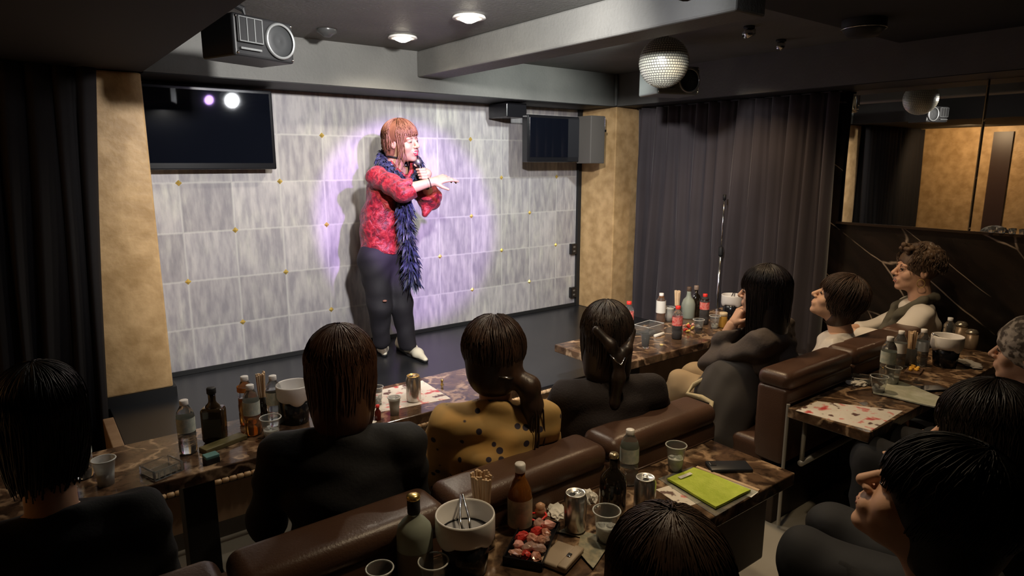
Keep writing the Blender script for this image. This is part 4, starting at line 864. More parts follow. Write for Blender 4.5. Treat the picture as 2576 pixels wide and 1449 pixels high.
def tubes(paths, r0, r1):
    V, F, o = [], [], 0
    for k, p in enumerate(paths):
        p = A3(p); n = len(p); t = np.gradient(p, axis=0); t /= np.linalg.norm(t, axis=1)[:, None]+1e-9
        a = np.cross(t, A3((.2, .3, .93))); a /= np.linalg.norm(a, axis=1)[:, None]+1e-9; b = np.cross(t, a)
        w = (r0*(0.35+0.65*np.sin(np.pi*np.clip(np.linspace(0.12, 1, n), 0, 1)))+r1)[:, None]
        for c in range(4): V.append(p+(a*math.cos(c*math.pi/2)+b*math.sin(c*math.pi/2))*w*(1.5 if c % 2 == 0 else .6))
        for i in range(n-1):
            for c in range(4): d = (c+1) % 4; F.append((o+c*n+i, o+d*n+i, o+d*n+i+1, o+c*n+i+1))
        o += 4*n
    return np.concatenate(V), np.array(F)
def strands(C, R, s, n, L, face=0.9, seed=1, rad=(.088, .109, .097), inward=0.0, endth=1.75, curl=0.0, part=0.0, wob=.006, rr=.0019, amin=None, amax=None, jit=.010, cen=(0, -.012, .035)):
    rd = random.Random(seed); out = []
    for k in range(n):
        if amin is None: a = rd.uniform(face, 2*math.pi-face)            # 0 = forward
        else: a = rd.uniform(amin, amax)
        th0 = rd.choice((rd.uniform(0.05, 0.4), rd.uniform(0.3, 1.3))); q = 1+rd.uniform(-.02, jit*3.2); P_ = []; l = L*rd.uniform(.82, 1.06) if L else 0; e = endth*rd.uniform(.92, 1.08); ph = rd.uniform(0, 6); sw = rd.uniform(-.16, .16)
        for i in range(9):
            th = th0+(e-th0)*i/8; aa = a+sw*i/8+.03*math.sin(ph+i); x, y, z = math.sin(th)*math.sin(aa), math.sin(th)*math.cos(aa), math.cos(th)
            w = A3((cen[0]+x*rad[0]*q+part*(1-i/8)*.02, cen[1]+y*rad[1]*q, cen[2]+z*rad[2]*q))
            P_.append(A3(C)+R @ (w*s)+curl*A3((math.sin(ph+i*1.6), math.cos(ph+i*1.4), math.sin(ph*2+i*1.9))))
        c0 = A3(C)+R @ (A3(cen)*s)
        if l:
            d = P_[-1]-c0; d[2] = 0; d /= np.linalg.norm(d)+1e-9; m = max(3, int(l/.03)); p = P_[-1]
            for i in range(1, m+1):
                t = i/m; P_.append(p+A3((0, 0, -l*t))-d*inward*t*t+A3((wob*math.sin(ph+3*t), wob*math.cos(ph+2.5*t), 0))*t+curl*A3((math.sin(ph+i*1.6), math.cos(ph+i*1.4), 0)))
        out.append(P_)
    return tubes(out, rr*.7, rr*.35)
def hair_prims(S, C, R, s, face=True, rad=(.085, .106, .094), fc=((0, .105, -.040), (.058, .075, .078))):
    T = lambda p: A3(C)+R @ (A3(p)*s)
    S.ell(T((0, -.012, .035)), A3(rad)*s, R, .01); return T
def hair_mat(name, c, c2, r=0.38):
    r = max(r, .40)
    return mat('hair_'+name, c, r, noise=(18, c2, 0.2), stretch=(1.5, 1.5, .12), bump=(60, 0.001), spec=0.5)
def hand_prims(S, w, fwd, up, thumb=1, curl=(0.35, 0.4, 0.3), s=1.0, spread=0.06, tcurl=0.3):
    f = A3(fwd); f /= np.linalg.norm(f); u = A3(up); u -= f*(u@f); u /= np.linalg.norm(u); sd = np.cross(f, u)*thumb; w = A3(w)
    R = np.stack([sd, f, u], 1)
    S.ell(w+f*.048*s, (.037*s, .052*s, .014*s), R, .012); S.cone(w-f*.02*s, w+f*.02*s, .024*s, .023*s, .02)
    for i, (x, L) in enumerate(((.029, .070), (.010, .078), (-.010, .073), (-.028, .058))):
        b = w+(f*(.088-.004*abs(i-1))+sd*x)*s; ang = 0; d = f+sd*spread*(1.5-i)*.9; d /= np.linalg.norm(d)
        S.cone(w+f*.04*s+sd*x*.7*s, b, .012*s, .0092*s, .006)
        for j, fr in enumerate((.45, .31, .24)):
            ang += (curl[j] if not isinstance(curl[0], (tuple, list)) else curl[i][j]); v = d*math.cos(ang)-u*math.sin(ang); e = b+v*L*fr*s
            S.cone(b, e, (.0088-.0009*j)*s, (.0080-.0010*j)*s, .003); b = e
    b = w+(f*.022+sd*.026-u*.004)*s; d = f*.62+sd*.72-u*.28; d /= np.linalg.norm(d); e = b+d*.038*s; S.cone(b, e, .0125*s, .0098*s, .012)
    d2 = d*math.cos(tcurl)+(f*.7-sd*.5-u*.4)*math.sin(tcurl); S.cone(e, e+d2*.034*s, .0095*s, .0072*s, .004)
    return S
SK = mat('skin', (0.60, 0.34, 0.22), 0.45, noise=(30, (0.66, 0.39, 0.26), 0.25), spec=0.4)
SKP = mat('skin_pale', (0.55, 0.32, 0.20), 0.5, noise=(30, (0.58, 0.35, 0.23), 0.25), spec=0.3)
def person(label, x, y, z, az):
    """returns a holder of the frame; local +y is the way the body faces"""
    class H: pass
    h = H(); h.M = Matrix.Translation(P(x, y, z)) @ Matrix.Rotation(-az, 4, 'Z'); h.I = h.M.inverted(); h.label = label
    h.loc = P(x, y, z); h.rz = -az; h.w = lambda v: A3(h.I @ Vector(v)); return h
def root(h, parts, m=SK):
    o = sobj('person', join_meshes(parts), m, None, label=h.label, cat='person'); o.location = h.loc; o.rotation_euler = (0, 0, h.rz); return o
def seated(label, x, y, az, ztop, hyaw=0, hpitch=0, hroll=0, lean=0.0, hs=1.0, skin=SK, top=None, trous=None, hc=None, hc2=None, hairf=None, armL=None, armR=None, sh=0.165,
           smile=0.0, vox=0.009, hv=0.0038, face=True, belly=0.0, closed=False, fold=.004, extra_top=None, dsz=0.0, sleeve=1.0, headx=0.0, lipc=(0.38, 0.17, 0.13), hw=1.0, zseat=0.38, neckr=.052, curl=(0.5, 0.5, 0.4)):
    h = person(label, x, y, ZF, az); H = (ztop-ZF)*U-0.012
    C = A3((headx, lean, H-.117*hs)); R = rotm(hyaw, hpitch, hroll); sz = H-.335*hs-dsz; nb = A3((headx*.4, lean*.6-.03, sz+.055)); sy = lean*.55-.02
    sR, sL = A3((sh, sy, sz)), A3((-sh, sy, sz))
    aR = armR if armR is not None else [(sh+.02, sy+.10, sz-.25), (sh-.04, sy+.32, sz-.24)]
    aL = armL if armL is not None else [(-sh-.02, sy+.10, sz-.25), (-sh+.04, sy+.32, sz-.24)]
    aR = [A3(p) for p in aR]; aL = [A3(p) for p in aL]
    def torso(S, g):
        S.ell((0, 0.01, zseat+.10), (.165+g, .125+g, .12+g), None, .04); S.cone((0, 0.0, zseat+.12), (0, sy*.6, sz-.15), .115+g+belly, .115+g, .05)
        S.ell((0, sy, sz-.12), (sh-.005+g, .105+g, .15+g), None, .05); S.cone(sL+A3((.03, 0, .0)), sR-A3((.03, 0, .0)), .055+g, .055+g, .05)
        S.cone((0, sy, sz), nb, .07+g, .05+g*.5, .05)
    def legs(S, g):
        for s_ in (-1, 1):
            S.chain([(s_*.09, .03, zseat+.085), (s_*.11, .43, zseat+.09), (s_*.11, .43, .10)], [.085+g, .062+g, .043+g], .03)
    def arms(S, g, end=1.0):
        for sp, a in ((sR, aR), (sL, aL)):
            S.chain([sp, a[0], a[0]+(a[1]-a[0])*end], [.052+g, .042+g, .030+g], .025)
    S = SDF(); torso(S, 0); legs(S, 0); arms(S, 0)
    for s_ in (-1, 1): S.cone((s_*.11, .42, .06), (s_*.115, .56, .035), .04, .032, .03)
    parts = [S.mesh(vox)]
    S = SDF(); head_prims(S, C, R, hs, smile, nb, neckr); parts.append(S.mesh(hv))
    S = SDF(); hand_prims(S, aR[1], aR[1]-aR[0]+A3((0, 0, -.02)), (0, 0, 1), -1, curl); parts.append(S.mesh(.003))
    S = SDF(); hand_prims(S, aL[1], aL[1]-aL[0]+A3((0, 0, -.02)), (0, 0, 1), 1, curl); parts.append(S.mesh(.003))
    o = root(h, parts, skin)
    S = SDF(); torso(S, .014); arms(S, .016, sleeve*.93)
    if extra_top: extra_top(S, h)
    S.cut((0, 0, zseat+.03), (0, 0, -1)); S.cut(tuple(nb+A3((0, 0.01, .014))), (0, .30, 1))
    t = sobj('top', S.mesh(vox*.85, (fold, 22, 26, 30)), top, o)
    S = SDF(); legs(S, .014); S.ell((0, 0.01, zseat+.085), (.175, .135, .10), None, .04); S.cut((0, 0, .11), (0, 0, -1)); sobj('trousers', S.mesh(vox*1.1, (fold, 18, 22, 26)), trous or mat('trousers_dark', (0.015, 0.015, 0.018), 0.8), o)
    for s_ in (-1, 1):
        S = SDF(); S.chain([(s_*.11, .41, .07), (s_*.112, .48, .052), (s_*.116, .585, .036)], [.052, .05, .036], .03); S.cut((0, 0, .004), (0, 0, -1)); sobj('shoe', S.mesh(.009), M_black, o)
    if face: face_parts(o, C, R, hs, smile, lipc, closed)
    hm = hair_mat(*hc)
    hp = hairf(h, C, R, hs); sobj('hair', join_meshes(hp), hm, o)
    h.o, h.C, h.R, h.s, h.sz, h.nb, h.sR, h.sL = o, C, R, hs, sz, nb, sR, sL
    return h
def hair_short(L=.06, seed=1, rad=(.086, .107, .095), n=420, back=-.05, face=1.0, low=.06, fringe=True, curl=0.0, jit=.010):
    def f(h, C, R, s):
        S = SDF(); T = hair_prims(S, C, R, s, rad=rad); S.ell(T((0, -.045, back)), A3((.070, .060, low))*s, R, .03)
        S.ell(T((0, .100, -.045)), A3((.062, .070, .085))*s, R, .012, 's')
        for x in (-1, 1): S.ell(T((x*.09, .02, -.03)), A3((.03, .035, .05))*s, R, .01, 's')
        r = [S.mesh(.004), strands(C, R, s, n, L, face, seed, rad=tuple(a+.003 for a in rad), inward=.03, curl=curl, jit=jit, endth=2.15)]
        if fringe: r.append(strands(C, R, s, 220, 0, 0, seed+7, rad=tuple(a+.002 for a in rad), amin=-1.2, amax=1.2, endth=1.66, curl=curl))
        return r
    return f
def hair_long(L=.22, seed=1, rad=(.090, .110, .097), n=520, face=0.95, drop=.20, width=.085, thick=.055, inward=.03, fringe=True, wob=.012):
    def f(h, C, R, s):
        S = SDF(); T = hair_prims(S, C, R, s, rad=rad)
        c = T((0, -.045, .01)); f_ = R @ A3((0, 1, 0))
        S.ell(c+A3((0, 0, -drop*.45)), A3((width, thick+.02, drop*.62)), R, .03); S.ell(c+A3((0, 0, -drop*.8))-f_*.01, A3((width*.9, thick, drop*.35)), R, .03)
        S.ell(T((0, .110, -.060)), A3((.064, .080, .105))*s, R, .012, 's')
        r = [S.mesh(.0045), strands(C, R, s, n, L, face, seed, rad=tuple(a+.003 for a in rad), inward=inward, wob=wob)]
        if fringe: r.append(strands(C, R, s, 220, 0, 0, seed+7, rad=tuple(a+.002 for a in rad), amin=-1.1, amax=1.1, endth=1.68))
        return r
    return f
M_blackcl = mat('black_cloth', (0.008, 0.0075, 0.0085), 0.85, bump=(120, 0.001))
def adj(h): return h
# person at far left (front row)
seated('person at the far left with black hair and black shirt seen from behind', -0.06, 5.78, 0.12, -1.52, hyaw=0.15, lean=.07, dsz=.075, sh=.18, top=M_blackcl, hc=('black', (0.006, 0.005, 0.005), (0.014, 0.011, 0.010), .45), hairf=hair_long(.17, 3, n=700, rad=(.092, .114, .100), drop=.15, width=.066, thick=.05))
# short-haired person, front row
seated('person with short reddish-brown hair and black shirt seen from behind near the beer can', 2.20, 5.50, 0.45, -1.5, hyaw=0.05, lean=.05, sh=.175, belly=.03, hs=1.05, top=mat('black_tee', (0.009, 0.009, 0.011), 0.8, bump=(90, .001)),
       hc=('redbrown', (0.055, 0.022, 0.012), (0.11, 0.05, 0.028), .36), hairf=hair_long(.19, 5, n=700, rad=(.092, .112, .098), drop=.175, width=.085, thick=.06, inward=.035), armL=[(-.25, .10, .56), (-.22, .42, .62)])
# woman with ponytail, yellow blouse
def dots():
    m = bpy.data.materials.new('yellow_dotted'); m.use_nodes = True; nt = m.node_tree; b = nt.nodes['Principled BSDF']
    tc = N(nt, 'ShaderNodeTexCoord'); v = N(nt, 'ShaderNodeTexVoronoi', i_Scale=23.0, i_Randomness=0.6); nt.links.new(tc.outputs['Object'], v.inputs[0])
    r = ramp(nt, v.outputs['Distance'], [(0.24, (0.025, 0.018, 0.035)), (0.28, (0.42, 0.26, 0.085))]); n = N(nt, 'ShaderNodeTexNoise', i_Scale=9.0); nt.links.new(tc.outputs['Object'], n.inputs[0])
    s = ramp(nt, n.outputs[0], [(0.45, (1, 1, 1)), (0.62, (1.25, 1.15, 1.0))]); nt.links.new(mixc(nt, 1.0, r.outputs[0], s.outputs[0], 'MULTIPLY'), b.inputs['Base Color']); b.inputs['Roughness'].default_value = 0.75; return m
def hair_pony(h, C, R, s):
    S = SDF(); T = hair_prims(S, C, R, s, rad=(.104, .120, .104)); S.ell(T((0, -.05, -.04)), A3((.092, .074, .092))*s, R, .03)
    S.ell(T((0, .105, -.05)), A3((.062, .075, .095))*s, R, .012, 's')
    pts = [T((.075, -.075, -.055)), T((.112, -.085, -.085)), T((.125, -.08, -.15)), T((.12, -.07, -.23)), T((.10, -.06, -.31))]
    S.chain(pts, [.030, .036, .034, .028, .014], .02)
    r = [S.mesh(.004), strands(C, R, s, 420, .0, .9, 11, rad=(.106, .122, .106), endth=2.25)]
    rd = random.Random(4); out = []
    for k in range(150):
        off = A3((rd.gauss(0, .015), rd.gauss(0, .015), 0)); sp = rd.uniform(.6, 1.8); out.append([p+off*(0.4+sp*i/5)+A3((0, 0, -.02*rd.random()*i)) for i, p in enumerate(pts)])
    r.append(tubes(out, .0018, .0008)); return r
h = seated('woman in a yellow blouse with dark dots and a side ponytail', 3.84, 5.32, 0.52, -1.62, hyaw=0.1, lean=.05, sh=.158, top=dots(), fold=.006,
           hc=('darkbrown', (0.022, 0.012, 0.009), (0.06, 0.03, 0.018), .33), hairf=hair_pony, armL=[(-.19, .06, .58), (-.17, .27, .52)], trous=mat('brown_skirt', (0.09, 0.06, 0.03), .8))
T = lambda p: Vector(A3(h.C)+h.R @ (A3(p)*h.s))
bm = NB(); tube(bm, [T((.015, -.125, -.035)), T((.05, -.115, -.045)), T((.08, -.095, -.05))], [.002, .003, .002], 6); obj('hair_clip', bm, M_chrome, h.o, smooth=True, label='thin silver hair clip')
# woman in black, half-tied hair
def hair_half(h, C, R, s):
    r = hair_long(.17, 21, n=620, drop=.17, rad=(.094, .112, .102), width=.092)(h, C, R, s)
    S = SDF(); T = lambda p: A3(C)+R @ (A3(p)*s)
    S.chain([T((-.05, -.115, .05)), T((.0, -.135, .0)), T((.03, -.135, -.05))], [.016, .020, .018], .02); S.chain([T((.09, -.05, .03)), T((.06, -.12, -.02)), T((.03, -.138, -.055))], [.014, .018, .016], .02)
    S.chain([T((.03, -.135, -.05)), T((.03, -.145, -.12)), T((.02, -.13, -.22)), T((.025, -.12, -.28))], [.02, .022, .018, .008], .02)
    r.append(S.mesh(.0035)); return r
h = seated('woman in black with long dark hair half tied at the back, seen from behind', 5.50, 5.24, 0.42, -1.66, hyaw=0.25, lean=.05, sh=.17, top=mat('black_knit', (0.013, 0.008, 0.008), 0.85, bump=(150, .002)), hc=('nearblack', (0.010, 0.007, 0.006), (0.035, 0.02, 0.014), .28), hairf=hair_half, armR=[(.26, .10, .57), (.12, .34, .55)])
T = lambda p: Vector(A3(h.C)+h.R @ (A3(p)*h.s))
bm = NB(); tube(bm, [T((-.005, -.155, -.03)), T((.02, -.163, -.055)), T((.035, -.163, -.065)), T((.05, -.155, -.04))], .0022, 6); obj('hair_clip', bm, M_chrome, h.o, smooth=True, label='bent silver hair pin')
# long-haired woman with raised hand, right front table
hx = person('', 9.44, 5.42, ZF, -0.25)
el = hx.w(vp(1792, 918, 9.0, 5.95)); wr = hx.w(vp(1842, 818, 9.0, 6.15))
el2 = hx.w(vp(1830, 890, 9.3, 6.5)); wr2 = hx.w(vp(1872, 800, 9.3, 6.2))
def p5_top(S, h): S.ell((0.02, -.01, .42), (.21, .17, .19), None, .05)
h = seated('long-haired woman in a grey-brown shirt raising her hand to her face at the right table', 9.44, 5.42, -0.25, -1.60, hyaw=-.15, lean=.06, headx=-.02, hs=1.02, sh=.175, top=mat('greybrown_shirt', (0.085, 0.066, 0.056), 0.8, bump=(60, .002)), fold=.008,
           trous=mat('beige_trousers', (0.42, 0.30, 0.17), 0.8), hc=('black_straight', (0.008, 0.006, 0.006), (0.022, 0.014, 0.012), .30), hairf=hair_long(.30, 31, n=700, drop=.30, rad=(.096, .113, .102), width=.105, thick=.06), armL=[el, wr], armR=[el2, wr2], extra_top=p5_top, sleeve=1.0, curl=(.7, .8, .5))
W_ = lambda px, py, X, Y: h.w(vp(px, py, X, Y))
S = SDF(); S.chain([W_(1860, 935, 9.2, 5.4), W_(1835, 1010, 9.0, 5.35), W_(1815, 1095, 8.75, 5.35)], [.13, .125, .115], .05); S.chain([W_(1820, 945, 8.9, 5.7), W_(1770, 985, 8.75, 5.75)], [.09, .055], .05); S.cut((0, 0, .10), (0, 0, -1))
tl = sobj('shirt_tail', S.mesh(.008, (.011, 20, 24, 9)), mat('greybrown_skirt', (0.06, 0.052, 0.046), .8), h.o, label='long draped shirt tail over the thigh')
bm = NB(); tube(bm, [Vector(W_(*p)) for p in ((1792, 940, 8.6, 6.1), (1745, 968, 8.45, 6.1), (1728, 990, 8.4, 6.05), (1765, 1000, 8.4, 5.85), (1790, 1012, 8.4, 5.6), (1786, 1055, 8.35, 5.5), (1790, 1090, 8.35, 5.4))], [.008, .012, .010, .014, .012, .009, .006], 7); obj('cream_hem', bm, mat('cream_hem_cloth', (0.55, 0.46, 0.28), .8, bump=(50, .004)), tl, smooth=True)
# older person in pale jacket
h = seated('older person with short dark hair and a pale silver vest looking up to the left', 11.25, 5.32, -0.35, -1.90, hyaw=-.15, hpitch=.42, lean=.0, hs=1.1, sh=.17, skin=SKP, top=mat('silver_vest', (0.64, 0.59, 0.53), 0.42, bump=(25, .006)), fold=.007,
           hc=('softbrown', (0.03, 0.017, 0.011), (0.08, 0.045, 0.028), .45), hairf=hair_short(.05, 41, rad=(.095, .114, .104), low=.085, back=-.06, jit=.018), hv=.0035)
# curly haired woman at the wall
def hair_curly(h, C, R, s):
    S = SDF(); T = hair_prims(S, C, R, s, rad=(.086, .104, .094)); rd = random.Random(8)
    for k in range(130):
        a = rd.uniform(.75, 2*math.pi-.75); th = rd.uniform(0, 1.7); p = T((math.sin(th)*math.sin(a)*.088, -.02+math.sin(th)*math.cos(a)*.108, .04+math.cos(th)*.098)); S.ell(p, (.017, .017, .016), None, .006)
    for k in range(16): p = T((rd.uniform(-.06, .06), rd.uniform(.04, .085), rd.uniform(.085, .125))); S.ell(p, (.015, .015, .014), None, .005)
    S.ell(T((0, .105, -.045)), A3((.062, .070, .088))*s, R, .012, 's')
    return [S.mesh(.0035), strands(C, R, s, 240, 0, .8, 9, rad=(.098, .118, .108), endth=1.8, curl=.008, rr=.002)]
h = seated('smiling curly-haired woman in a white shirt and grey scarf before the black marble wall', 13.72, 4.98, -0.5, -1.56, hyaw=-.25, hpitch=.08, lean=.02, hs=1.14, sh=.17, top=mat('white_shirt', (0.62, 0.57, 0.50), 0.75), fold=.007, smile=.5,
           hc=('curly', (0.055, 0.032, 0.02), (0.15, 0.09, 0.05), .5), hairf=hair_curly, hv=.0035, armL=[(-.27, .12, .62), (-.16, .36, .63)], armR=[(.24, .12, .60), (.05, .34, .60)], lipc=(0.42, 0.17, 0.13), sleeve=.75)
T = lambda p: Vector(A3(h.C)+h.R @ (A3(p)*h.s))
bm = NB()
for sx in (-1, 1):
    c = T((sx*.074, -.002, -.06)); tube(bm, [c+Vector((0, .02*math.sin(a/3), -.024*math.cos(a/3))) for a in range(19)], .0022, 6, True)
obj('hoop_earring', bm, M_goldm, h.o, smooth=True, label='pair of gold hoop earrings')
bm = NB()
for sx in (-1, 1): tube(bm, [T((sx*.032+.021*math.cos(a/3), .094-.35*abs(.021*math.cos(a/3)), .002+.015*math.sin(a/3))) for a in range(19)], .0012, 5, True); tube(bm, [T((sx*.052, .085, .004)), T((sx*.074, .0, .006))], .0011, 5)
obj('glasses', bm, M_black, h.o)
S = SDF(); g = .03
S.chain([(-.10, -.02, h.sz+.085), (-.095, .09, h.sz-.0), (-.03, .145, h.sz-.15), (.03, .15, h.sz-.28), (.05, .15, h.sz-.38)], [.022, .026, .026, .026, .024], .02)
S.chain([(-.10, -.02, h.sz+.085), (0, -.09, h.sz+.09), (.10, -.02, h.sz+.085), (.10, .09, h.sz+.0), (.06, .15, h.sz-.15), (.05, .155, h.sz-.38)], [.022, .024, .022, .026, .026, .024], .02)
sobj('scarf', S.mesh(.006, (.003, 40, 40, 50)), mat('olive_scarf', (0.10, 0.09, 0.065), 0.85), h.o)
# foreground heads
seated('dark brown-haired person seen from behind at the bottom centre, only the head showing', 2.82, 2.02, 0.3, -2.08, hyaw=.1, lean=.07, hs=1.08, top=M_blackcl, hc=('brown_dark', (0.032, 0.018, 0.011), (0.08, 0.045, 0.028), .40), hairf=hair_long(.16, 51, rad=(.100, .120, .108), n=1300, drop=.16, width=.11, thick=.065), hv=.004)
def hair_p9(h, C, R, s):
    S = SDF(); T = hair_prims(S, C, R, s, rad=(.094, .112, .104)); S.ell(T((0, -.055, -.035)), A3((.088, .075, .095))*s, R, .03)
    S.ell(T((0, .105, -.080)), A3((.125, .088, .092))*s, R, .008, 's')
    return [S.mesh(.003), strands(C, R, s, 1100, .02, 1.3, 61, rad=(.097, .115, .107), endth=2.5, inward=.03), strands(C, R, s, 200, 0, 0, 62, rad=(.096, .114, .106), amin=-1.4, amax=1.4, endth=1.78)]
h = seated('black-haired person in profile in the right foreground with a grey sleeve', 4.20, 1.14, -0.05, -1.60, hyaw=-.32, hpitch=.42, lean=.05, hs=1.06, sh=.17, top=mat('dark_grey_top', (0.06, 0.06, 0.055), 0.8), hc=('black_bob', (0.007, 0.006, 0.006), (0.018, 0.014, 0.012), .42), vox=.008,
       hairf=hair_p9, hv=.0026, armL=[(-.21, .18, .74), (-.10, .36, .62)], closed=True)
h = seated('dark-haired person at the right edge whose nose shows beside the black-haired profile', 6.26, 1.46, -0.1, -1.80, hyaw=-.15, hpitch=-.05, lean=.05, hs=1.04, top=M_blackcl, hc=('dark_shiny', (0.010, 0.007, 0.006), (0.03, 0.02, 0.016), .26),
       hairf=hair_long(.20, 71, rad=(.098, .118, .106), n=1100, face=.62, drop=.2, width=.10, thick=.06), skin=SK)
def hair_scarf(h, C, R, s):
    S = SDF(); T = hair_prims(S, C, R, s, rad=(.094, .114, .103)); S.ell(T((0, -.06, -.05)), A3((.08, .07, .09))*s, R, .03); S.ell(T((0, .105, -.045)), A3((.058, .070, .08))*s, R, .012, 's')
    return [S.mesh(.005, (.002, 60, 60, 60))]
q = onZ(2604, 812, -1.78)
h = seated('person in black at the right picture edge wearing a patterned head covering', q[0], q[1], -0.1, -1.72, lean=.0, hs=1.0, sh=.19, belly=.04, top=M_blackcl, hc=('scarfdummy', (0.10, 0.075, 0.055), (0.42, 0.34, 0.26), .7), hairf=hair_scarf)
for o in h.o.children:
    if o.name.startswith('hair'): o.name = 'head_covering'; o.data.materials.clear(); o.data.materials.append(mat('patterned_cloth', (0.10, 0.075, 0.055), 0.7, noise=(45, (0.5, 0.42, 0.34), 0.06)))
bm = NB(); lathe(bm, [(0.15, 0), (0.15, 0.02), (0.04, 0.03), (0.04, 0.30), (0.17, 0.31), (0.17, 0.34), (0.15, 0.35)], 28)
o = obj('round_stool', bm, M_leather, smooth=True, label='round brown stool under the smiling curly-haired woman', cat='stool'); o.location = P(13.72, 4.98, ZF)
bm = NB(); lathe(bm, [(0.15, 0), (0.15, 0.02), (0.04, 0.03), (0.04, 0.30), (0.17, 0.31), (0.17, 0.34), (0.15, 0.35)], 28)
o = obj('round_stool', bm, M_leather, smooth=True, label='round brown stool under the person wearing the patterned head covering', cat='stool'); o.location = P(q[0], q[1], ZF)
# ================================================================ the performer
AX, AY = 6.5, 12.6
base = P(AX, AY, SZ)
class HH: pass
def V(px, py, off=0.0): return A3(vp(px, py, AX, AY, off)-base)
AZ = math.atan2(AX, AY)                       # viewing azimuth; the performer turns to the right of the picture and a little to the audience
hR = rotm(AZ+math.pi/2+0.62, -0.02, 0.12); HS = 1.12
C = V(1010, 356, 0.03); nb = V(988, 424, 0.0)
shN, shF = V(947, 444, .12), V(1018, 438, -.12)
elN, wrN = V(1012, 480, .27), V(1086, 458, .25)
elF, wrF = V(1082, 498, -.02), V(1066, 452, .10)
S = SDF(); S.cone(V(958, 640), V(960, 560), .10, .105, .05); S.cone(V(960, 560), V(974, 485), .105, .12, .05); S.cone(shN, shF, .055, .055, .06); S.cone(V(976, 470), nb, .11, .05, .05)
hipN, hipF = V(940, 652, .05), V(990, 655, -.05); kn1, an1 = V(955, 770, .08), V(960, 858, .02); kn2, an2 = V(1010, 768, .0), V(1026, 866, -.02)
S.chain([hipN, kn1, an1], [.09, .055, .04], .03); S.chain([hipF, kn2, an2], [.09, .055, .04], .03)
S.chain([shN, elN, wrN], [.05, .040, .026], .02); S.chain([shF, elF, wrF], [.05, .038, .026], .02)
parts = [S.mesh(.007)]
S = SDF(); head_prims(S, C, hR, HS, 1.0, nb, .05); parts.append(S.mesh(.0028))
dirN = V(1140, 448, .22)-wrN
S = SDF(); hand_prims(S, wrN, dirN+A3((0, 0, .015)), (-.2, -.5, .8), 1, ((.10, .25, .2), (.35, .45, .35), (.5, .55, .4), (.6, .6, .4)), 1.08, .12); S.cone(wrN-(wrN-elN)*.15, wrN, .027, .025, .01); parts.append(S.mesh(.0025))
mic0, mic1 = V(1070, 458, .17), V(1046, 392, .13)
ax_ = (mic1-mic0)/np.linalg.norm(mic1-mic0); vw = -A3((math.sin(AZ), math.cos(AZ), 0)); rt = A3((math.cos(AZ), -math.sin(AZ), 0))
# far hand: palm behind the handle, fingers wrapped round it
S = SDF(); hc_ = mic0+ax_*.055; S.ell(hc_+rt*.026-vw*.005, (.03, .036, .03), None, .01); S.cone(wrF, hc_+rt*.025, .026, .026, .02)
for i in range(4):
    c = hc_+ax_*(.030-.019*i); S.chain([c+rt*.036+vw*.0, c+rt*.022+vw*.030, c-rt*.008+vw*.034, c-rt*.026+vw*.016], [.0098, .0094, .0088, .0075], .003)
S.chain([hc_+rt*.03-vw*.01+ax_*.02, hc_-rt*.004-vw*.026+ax_*.045, hc_-rt*.026-vw*.012+ax_*.062], [.012, .010, .008], .004)
parts.append(S.mesh(.0025))
H_ = HH(); H_.label = 'performer on stage in red velvet shirt and dark blue feather boa with a microphone'; H_.loc = base; H_.rz = 0
pf = root(H_, parts, SKP); pf.name = 'person'
face_parts(pf, C, hR, HS, 1.0, (0.6, 0.04, 0.08), True)
# hair
S = SDF(); T = hair_prims(S, C, hR, HS, rad=(.086, .105, .093)); S.ell(T((0, -.05, -.05)), A3((.075, .055, .075))*HS, hR, .03); S.ell(T((0, .105, -.050)), A3((.058, .070, .085))*HS, hR, .012, 's')
for x in (-1, 1): S.ell(T((x*.09, .015, -.035)), A3((.03, .03, .045))*HS, hR, .01, 's')
ph = [S.mesh(.0035), strands(C, hR, HS, 420, .07, 1.75, 81, rad=(.089, .108, .096), inward=.02, wob=.02, rr=.0026), strands(C, hR, HS, 120, 0, 0, 82, rad=(.090, .110, .097), amin=-1.1, amax=1.1, endth=1.50, wob=.01, rr=.0026),
      strands(C, hR, HS, 12, .20, 0, 83, rad=(.088, .108, .095), amin=.75, amax=1.2, endth=1.6, wob=.03, rr=.0022), strands(C, hR, HS, 12, .18, 0, 84, rad=(.088, .108, .095), amin=-1.2, amax=-.8, endth=1.6, wob=.03, rr=.0022)]
sobj('hair', join_meshes(ph), hair_mat('auburn', (0.10, 0.035, 0.017), (0.27, 0.12, 0.06), .45), pf)
# shirt: body and two wide sleeves
velvet = bpy.data.materials.new('crushed_red_velvet'); velvet.use_nodes = True; nt = velvet.node_tree; b = nt.nodes['Principled BSDF']
tc = N(nt, 'ShaderNodeTexCoord'); n1 = N(nt, 'ShaderNodeTexNoise', i_Scale=30.0, i_Detail=6.0, i_Distortion=0.8); nt.links.new(tc.outputs['Object'], n1.inputs[0])
nt.links.new(ramp(nt, n1.outputs[0], [(0.36, (0.12, 0.002, 0.006)), (0.50, (0.30, 0.007, 0.014)), (0.66, (0.50, 0.04, 0.04))]).outputs[0], b.inputs['Base Color'])
b.inputs['Roughness'].default_value = 0.5; b.inputs['Sheen Weight'].default_value = 0.15
bp = N(nt, 'ShaderNodeBump'); bp.inputs['Distance'].default_value = 0.012; nt.links.new(n1.outputs[0], bp.inputs['Height']); nt.links.new(bp.outputs[0], b.inputs['Normal'])
S = SDF(); S.cone(V(955, 660), V(958, 560), .138, .126, .05); S.cone(V(958, 560), V(975, 480), .126, .130, .05); S.cone(shN, shF, .064, .06, .06); S.cone(V(976, 475), nb, .12, .062, .05)
S.cut(V(955, 630), (-.13*rt+A3((0, 0, -1)))); S.cut(nb+A3((0, 0, -.005)), A3((0, 0, 1))+.5*rt+vw*.3)
